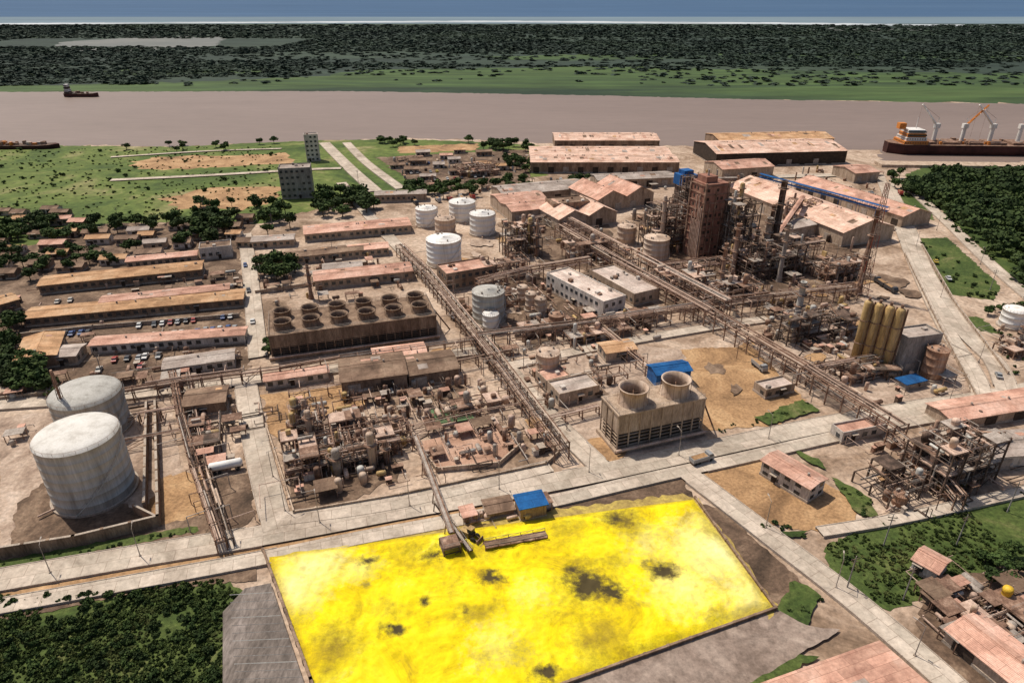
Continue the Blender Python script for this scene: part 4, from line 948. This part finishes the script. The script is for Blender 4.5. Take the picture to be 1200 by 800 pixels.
def mass(name,protos,xs,mat):
    A=[]
    for (x,y,s,sz,ro,k) in xs:
        V=protos[k].reshape(-1,3).copy(); ca,sa=math.cos(ro),math.sin(ro)
        X=V[:,0]*ca-V[:,1]*sa; Y=V[:,0]*sa+V[:,1]*ca; A.append(np.stack([X*s+x,Y*s+y,V[:,2]*sz],1))
    V=np.concatenate(A).astype(np.float32); n=len(V)//4
    me=bpy.data.meshes.new(name); me.vertices.add(len(V)); me.vertices.foreach_set('co',V.ravel()); me.loops.add(n*4); me.loops.foreach_set('vertex_index',np.arange(n*4,dtype=np.int32)); me.polygons.add(n); me.polygons.foreach_set('loop_start',np.arange(0,n*4,4,dtype=np.int32)); me.materials.append(mat); me.update(calc_edges=True); me.validate(); return put(name,me)
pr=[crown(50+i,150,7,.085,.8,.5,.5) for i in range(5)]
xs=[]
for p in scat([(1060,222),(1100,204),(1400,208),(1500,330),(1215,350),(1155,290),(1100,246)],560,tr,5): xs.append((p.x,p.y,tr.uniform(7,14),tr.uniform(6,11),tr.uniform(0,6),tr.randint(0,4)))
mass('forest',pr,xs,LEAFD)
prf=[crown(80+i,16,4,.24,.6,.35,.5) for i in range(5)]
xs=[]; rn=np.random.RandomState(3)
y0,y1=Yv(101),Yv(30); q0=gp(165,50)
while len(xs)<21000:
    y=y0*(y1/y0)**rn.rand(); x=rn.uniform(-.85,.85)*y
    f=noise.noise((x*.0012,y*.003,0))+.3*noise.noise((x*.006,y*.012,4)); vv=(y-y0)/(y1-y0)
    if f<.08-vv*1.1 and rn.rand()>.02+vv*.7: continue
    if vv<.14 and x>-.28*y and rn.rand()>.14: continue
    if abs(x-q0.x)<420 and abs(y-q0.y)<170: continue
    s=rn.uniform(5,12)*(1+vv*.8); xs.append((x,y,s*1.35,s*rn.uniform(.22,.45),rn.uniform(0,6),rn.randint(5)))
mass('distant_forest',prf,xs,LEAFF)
prt=[crown(120+i,14,2,.3,.8,.25,.5) for i in range(4)]
xs=[]
for poly,n in (([(-60,702),(60,696),(180,686),(258,680),(285,700),(262,720),(266,825),(-60,835)],3800),([(970,640),(1060,603),(1205,578),(1240,660),(1180,658),(1130,680),(1040,710),(988,698)],1300),([(0,175),(330,172),(330,255),(0,260)],900)):
    far=poly[0][1]<300
    for p in scat(poly,n,tr):
        if noise.noise((p.x*.06,p.y*.06,7))<-.22: continue
        s=tr.uniform(.4,1.2)*(1.8 if far else 1); xs.append((p.x,p.y,s,s*.6+.25,tr.uniform(0,6),tr.randint(0,3)))
mass('grass_tufts',prt,xs,M('tuft_foliage',[(.3,c(.025,.042,.010)),(.5,c(.055,.08,.018)),(.72,c(.13,.13,.045))],.08,fine=1,finea=.3,rand=0,bump=0))

# ---------------------------------------------------------------- vehicles
mb=MB(); mb.prism([(-2.2,.35),(-2.25,.85),(-1.5,.98),(1.1,.98),(2.1,.82),(2.2,.4)],-.85,.85,CAR)
mb.prism([(-1.5,.97),(-1.1,1.42),(.45,1.45),(1.15,.97)],-.74,.74,GLASS); mb.box(-.3,0,1.44,1.5,1.42,.05,CAR)
for x in (-1.35,1.35):
    for y in (-.86,.62): mb.lathe((x,y,.33),(x,y+.24,.33),[(0,.33),(.24,.33)],TYRE,12)
for y in (-.6,.6): mb.box(2.18,y,.6,.08,.35,.16,T_WHITE); mb.box(-2.22,y,.65,.08,.3,.16,REDP)
CARM=mb.mesh('parked_car')
mb=MB(); mb.prism([(1.6,.5),(1.6,2.6),(2.9,2.6),(3.5,1.6),(3.6,.5)],-1.1,1.1,CAR); mb.box(2.5,0,1.65,1.2,2.24,.7,GLASS); mb.box(-1.1,0,.6,5.2,2.1,.25,STEEL); mb.box(-1.1,0,.85,5.2,2.3,1.2,CAR); mb.box(-1.1,0,1.9,4.8,1.9,.2,SOIL)
for x in (-2.8,-1.6,2.5):
    for y in (-1.15,.85): mb.lathe((x,y,.5),(x,y+.3,.5),[(0,.5),(.3,.5)],TYRE,12)
TRK=mb.mesh('truck')
vr=random.Random(3)
def cars(u1,v1,u2,v2,n,par=False,me=CARM,name='parked_car',z=.6):
    a,b_=gp(u1,v1),gp(u2,v2); an=math.atan2(b_.y-a.y,b_.x-a.x)
    for i in range(n):
        if vr.random()<.3 and n>3: continue
        p=a.lerp(b_,(i+.5)/n); put(name,me,p.x+vr.uniform(-.3,.3),p.y+vr.uniform(-.3,.3),an+(0 if par else math.pi/2)+vr.uniform(-.06,.06)+(math.pi if vr.random()<.5 else 0),z)
cars(150,385,275,372,14,z=.3); cars(130,424,190,418,8,z=.3); cars(200,393,280,385,9,z=.3); cars(470,205,560,198,12,z=.3); cars(480,214,560,208,10,z=.3); cars(455,195,540,190,10,z=.3)
cars(112,436,170,430,6,z=.3); cars(205,350,280,343,8,z=.3); cars(60,395,110,391,5,z=.3); cars(1090,300,1120,340,2,True,z=.68); cars(640,212,740,210,9,z=.7); cars(1000,228,1040,226,5,z=.3); cars(286,300,300,400,3,True,z=.66); cars(520,360,570,420,2,True,z=.66); cars(60,356,180,344,8,z=.3)
cars(812,546,830,540,1,True,TRK,'truck',z=.64); cars(1025,330,1050,345,2,True,TRK,'truck',z=.3); cars(1100,238,1130,262,1,True,TRK,'truck',z=.3); cars(480,240,560,232,6,False,TRK,'truck',z=.3); cars(1040,200,1060,240,2,True,TRK,'truck',z=.68); cars(700,210,800,208,5,False,TRK,'truck',z=.7); cars(880,425,900,440,1,True,TRK,'truck',z=.3)
cars(1165,436,1172,450,1,True,z=.68)
p=gp(266,552); mb=MB(); hdrum(mb,0,0,.2,1.2,8,T_WHITE)
for x in (-3,-1.8,3):
    for y in (-1.1,.8): mb.lathe((x,y,.5),(x,y+.3,.5),[(0,.5),(.3,.5)],TYRE,12)
mb.box(0,0,.8,9,.9,.25,STEEL); mb.obj('tanker_trailer',p.x,p.y,GA,.15)
def loader(u,v,ang):
    p=gp(u,v); mb=MB(); mb.box(-1.4,0,.8,2.6,1.9,1.3,YEL); mb.box(.2,0,1.0,1.4,1.6,1.0,DSTEEL); mb.box(.1,0,2.0,1.3,1.4,1.3,GLASS); mb.box(.1,0,3.3,1.5,1.6,.12,YEL)
    for y in (-.6,.6): mb.beam((.6,y,1.4),(2.8,y,.6),.25,YEL)
    mb.prism([(2.7,.1),(3.8,.1),(3.8,.25),(2.9,.3),(2.8,1.3),(2.6,1.3)],-1.3,1.3,STEEL)
    for x in (-1.5,1.3):
        for y in (-1.25,.75): mb.lathe((x,y,.75),(x,y+.5,.75),[(0,.6),(.1,.75),(.4,.75),(.5,.6)],TYRE,14)
    mb.obj('wheel_loader',p.x,p.y,ang,1.0)
loader(552,634,-.6)
mb=MB(); mb.lathe((0,0,0),(0,0,9),[(0,.16),(.3,.12),(9,.07)],GALV,7); mb.tube((0,0,8.9),(1.8,0,9.3),.05,GALV,5); mb.box(2.1,0,9.22,.9,.3,.14,GALV); mb.box(0,0,0,.5,.5,.9,KERB); LAMP=mb.mesh('street_lamp')
mb=MB(); mb.lathe((0,0,0),(0,0,10),[(0,.18),(10,.1)],W_GRAY,7); mb.box(0,0,9,2.2,.15,.15,BARK); mb.box(0,0,8.2,1.6,.15,.15,BARK)
for x in (-.9,0,.9): mb.cyl(x,0,9.15,.06,.3,GLASS,6)
POLE=mb.mesh('utility_pole')
for i in range(11): 
    u=60+i*105; v=672-(u-0)*.187; p=gp(u,v+12); put('street_lamp',LAMP,p.x,p.y,GA+1.57)
for u,v in ((305,400),(298,330),(305,560),(318,600),(560,380),(620,450),(1135,425),(1092,350),(1065,290),(880,620),(960,690),(1050,770),(1090,270),(1140,310)): p=gp(u,v); put('street_lamp',LAMP,p.x+3.6,p.y,tr.uniform(0,6))
for u,v in ((1058,703),(992,690),(1120,640),(1180,600),(140,262),(30,270),(240,250),(420,215),(545,225),(390,300),(120,440),(320,270),(1160,340),(1035,640)): p=gp(u,v); put('utility_pole',POLE,p.x,p.y,tr.uniform(-.3,.8))

# ---------------------------------------------------------------- light, world, camera
w=bpy.data.worlds.new('World'); sc.world=w; w.use_nodes=True; nt=w.node_tree; sk=nt.nodes.new('ShaderNodeTexSky'); sk.sky_type='NISHITA'; sk.sun_disc=False; sk.dust_density=3
S=Vector((-.48,.40,1.12)).normalized(); el=math.asin(S.z); sk.sun_elevation=el; sk.sun_rotation=math.atan2(S.x,S.y)
nt.links.new(sk.outputs[0],nt.nodes['Background'].inputs[0]); nt.nodes['Background'].inputs[1].default_value=.085
ld=bpy.data.lights.new('sun','SUN'); ld.energy=4.1; ld.angle=math.radians(.6); ld.color=(1,.92,.80); lo=bpy.data.objects.new('sun',ld); sc.collection.objects.link(lo); lo.rotation_euler=(-S).to_track_quat('-Z','Y').to_euler()
cd=bpy.data.cameras.new('camera'); cd.lens=24; cd.sensor_width=36; cd.clip_start=1; cd.clip_end=150000; co=bpy.data.objects.new('camera',cd); sc.collection.objects.link(co); co.location=(0,0,H); co.rotation_euler=(math.pi/2-TH,0,0); sc.camera=co
sc.view_settings.view_transform='Standard'; sc.view_settings.look='None'; sc.view_settings.exposure=0
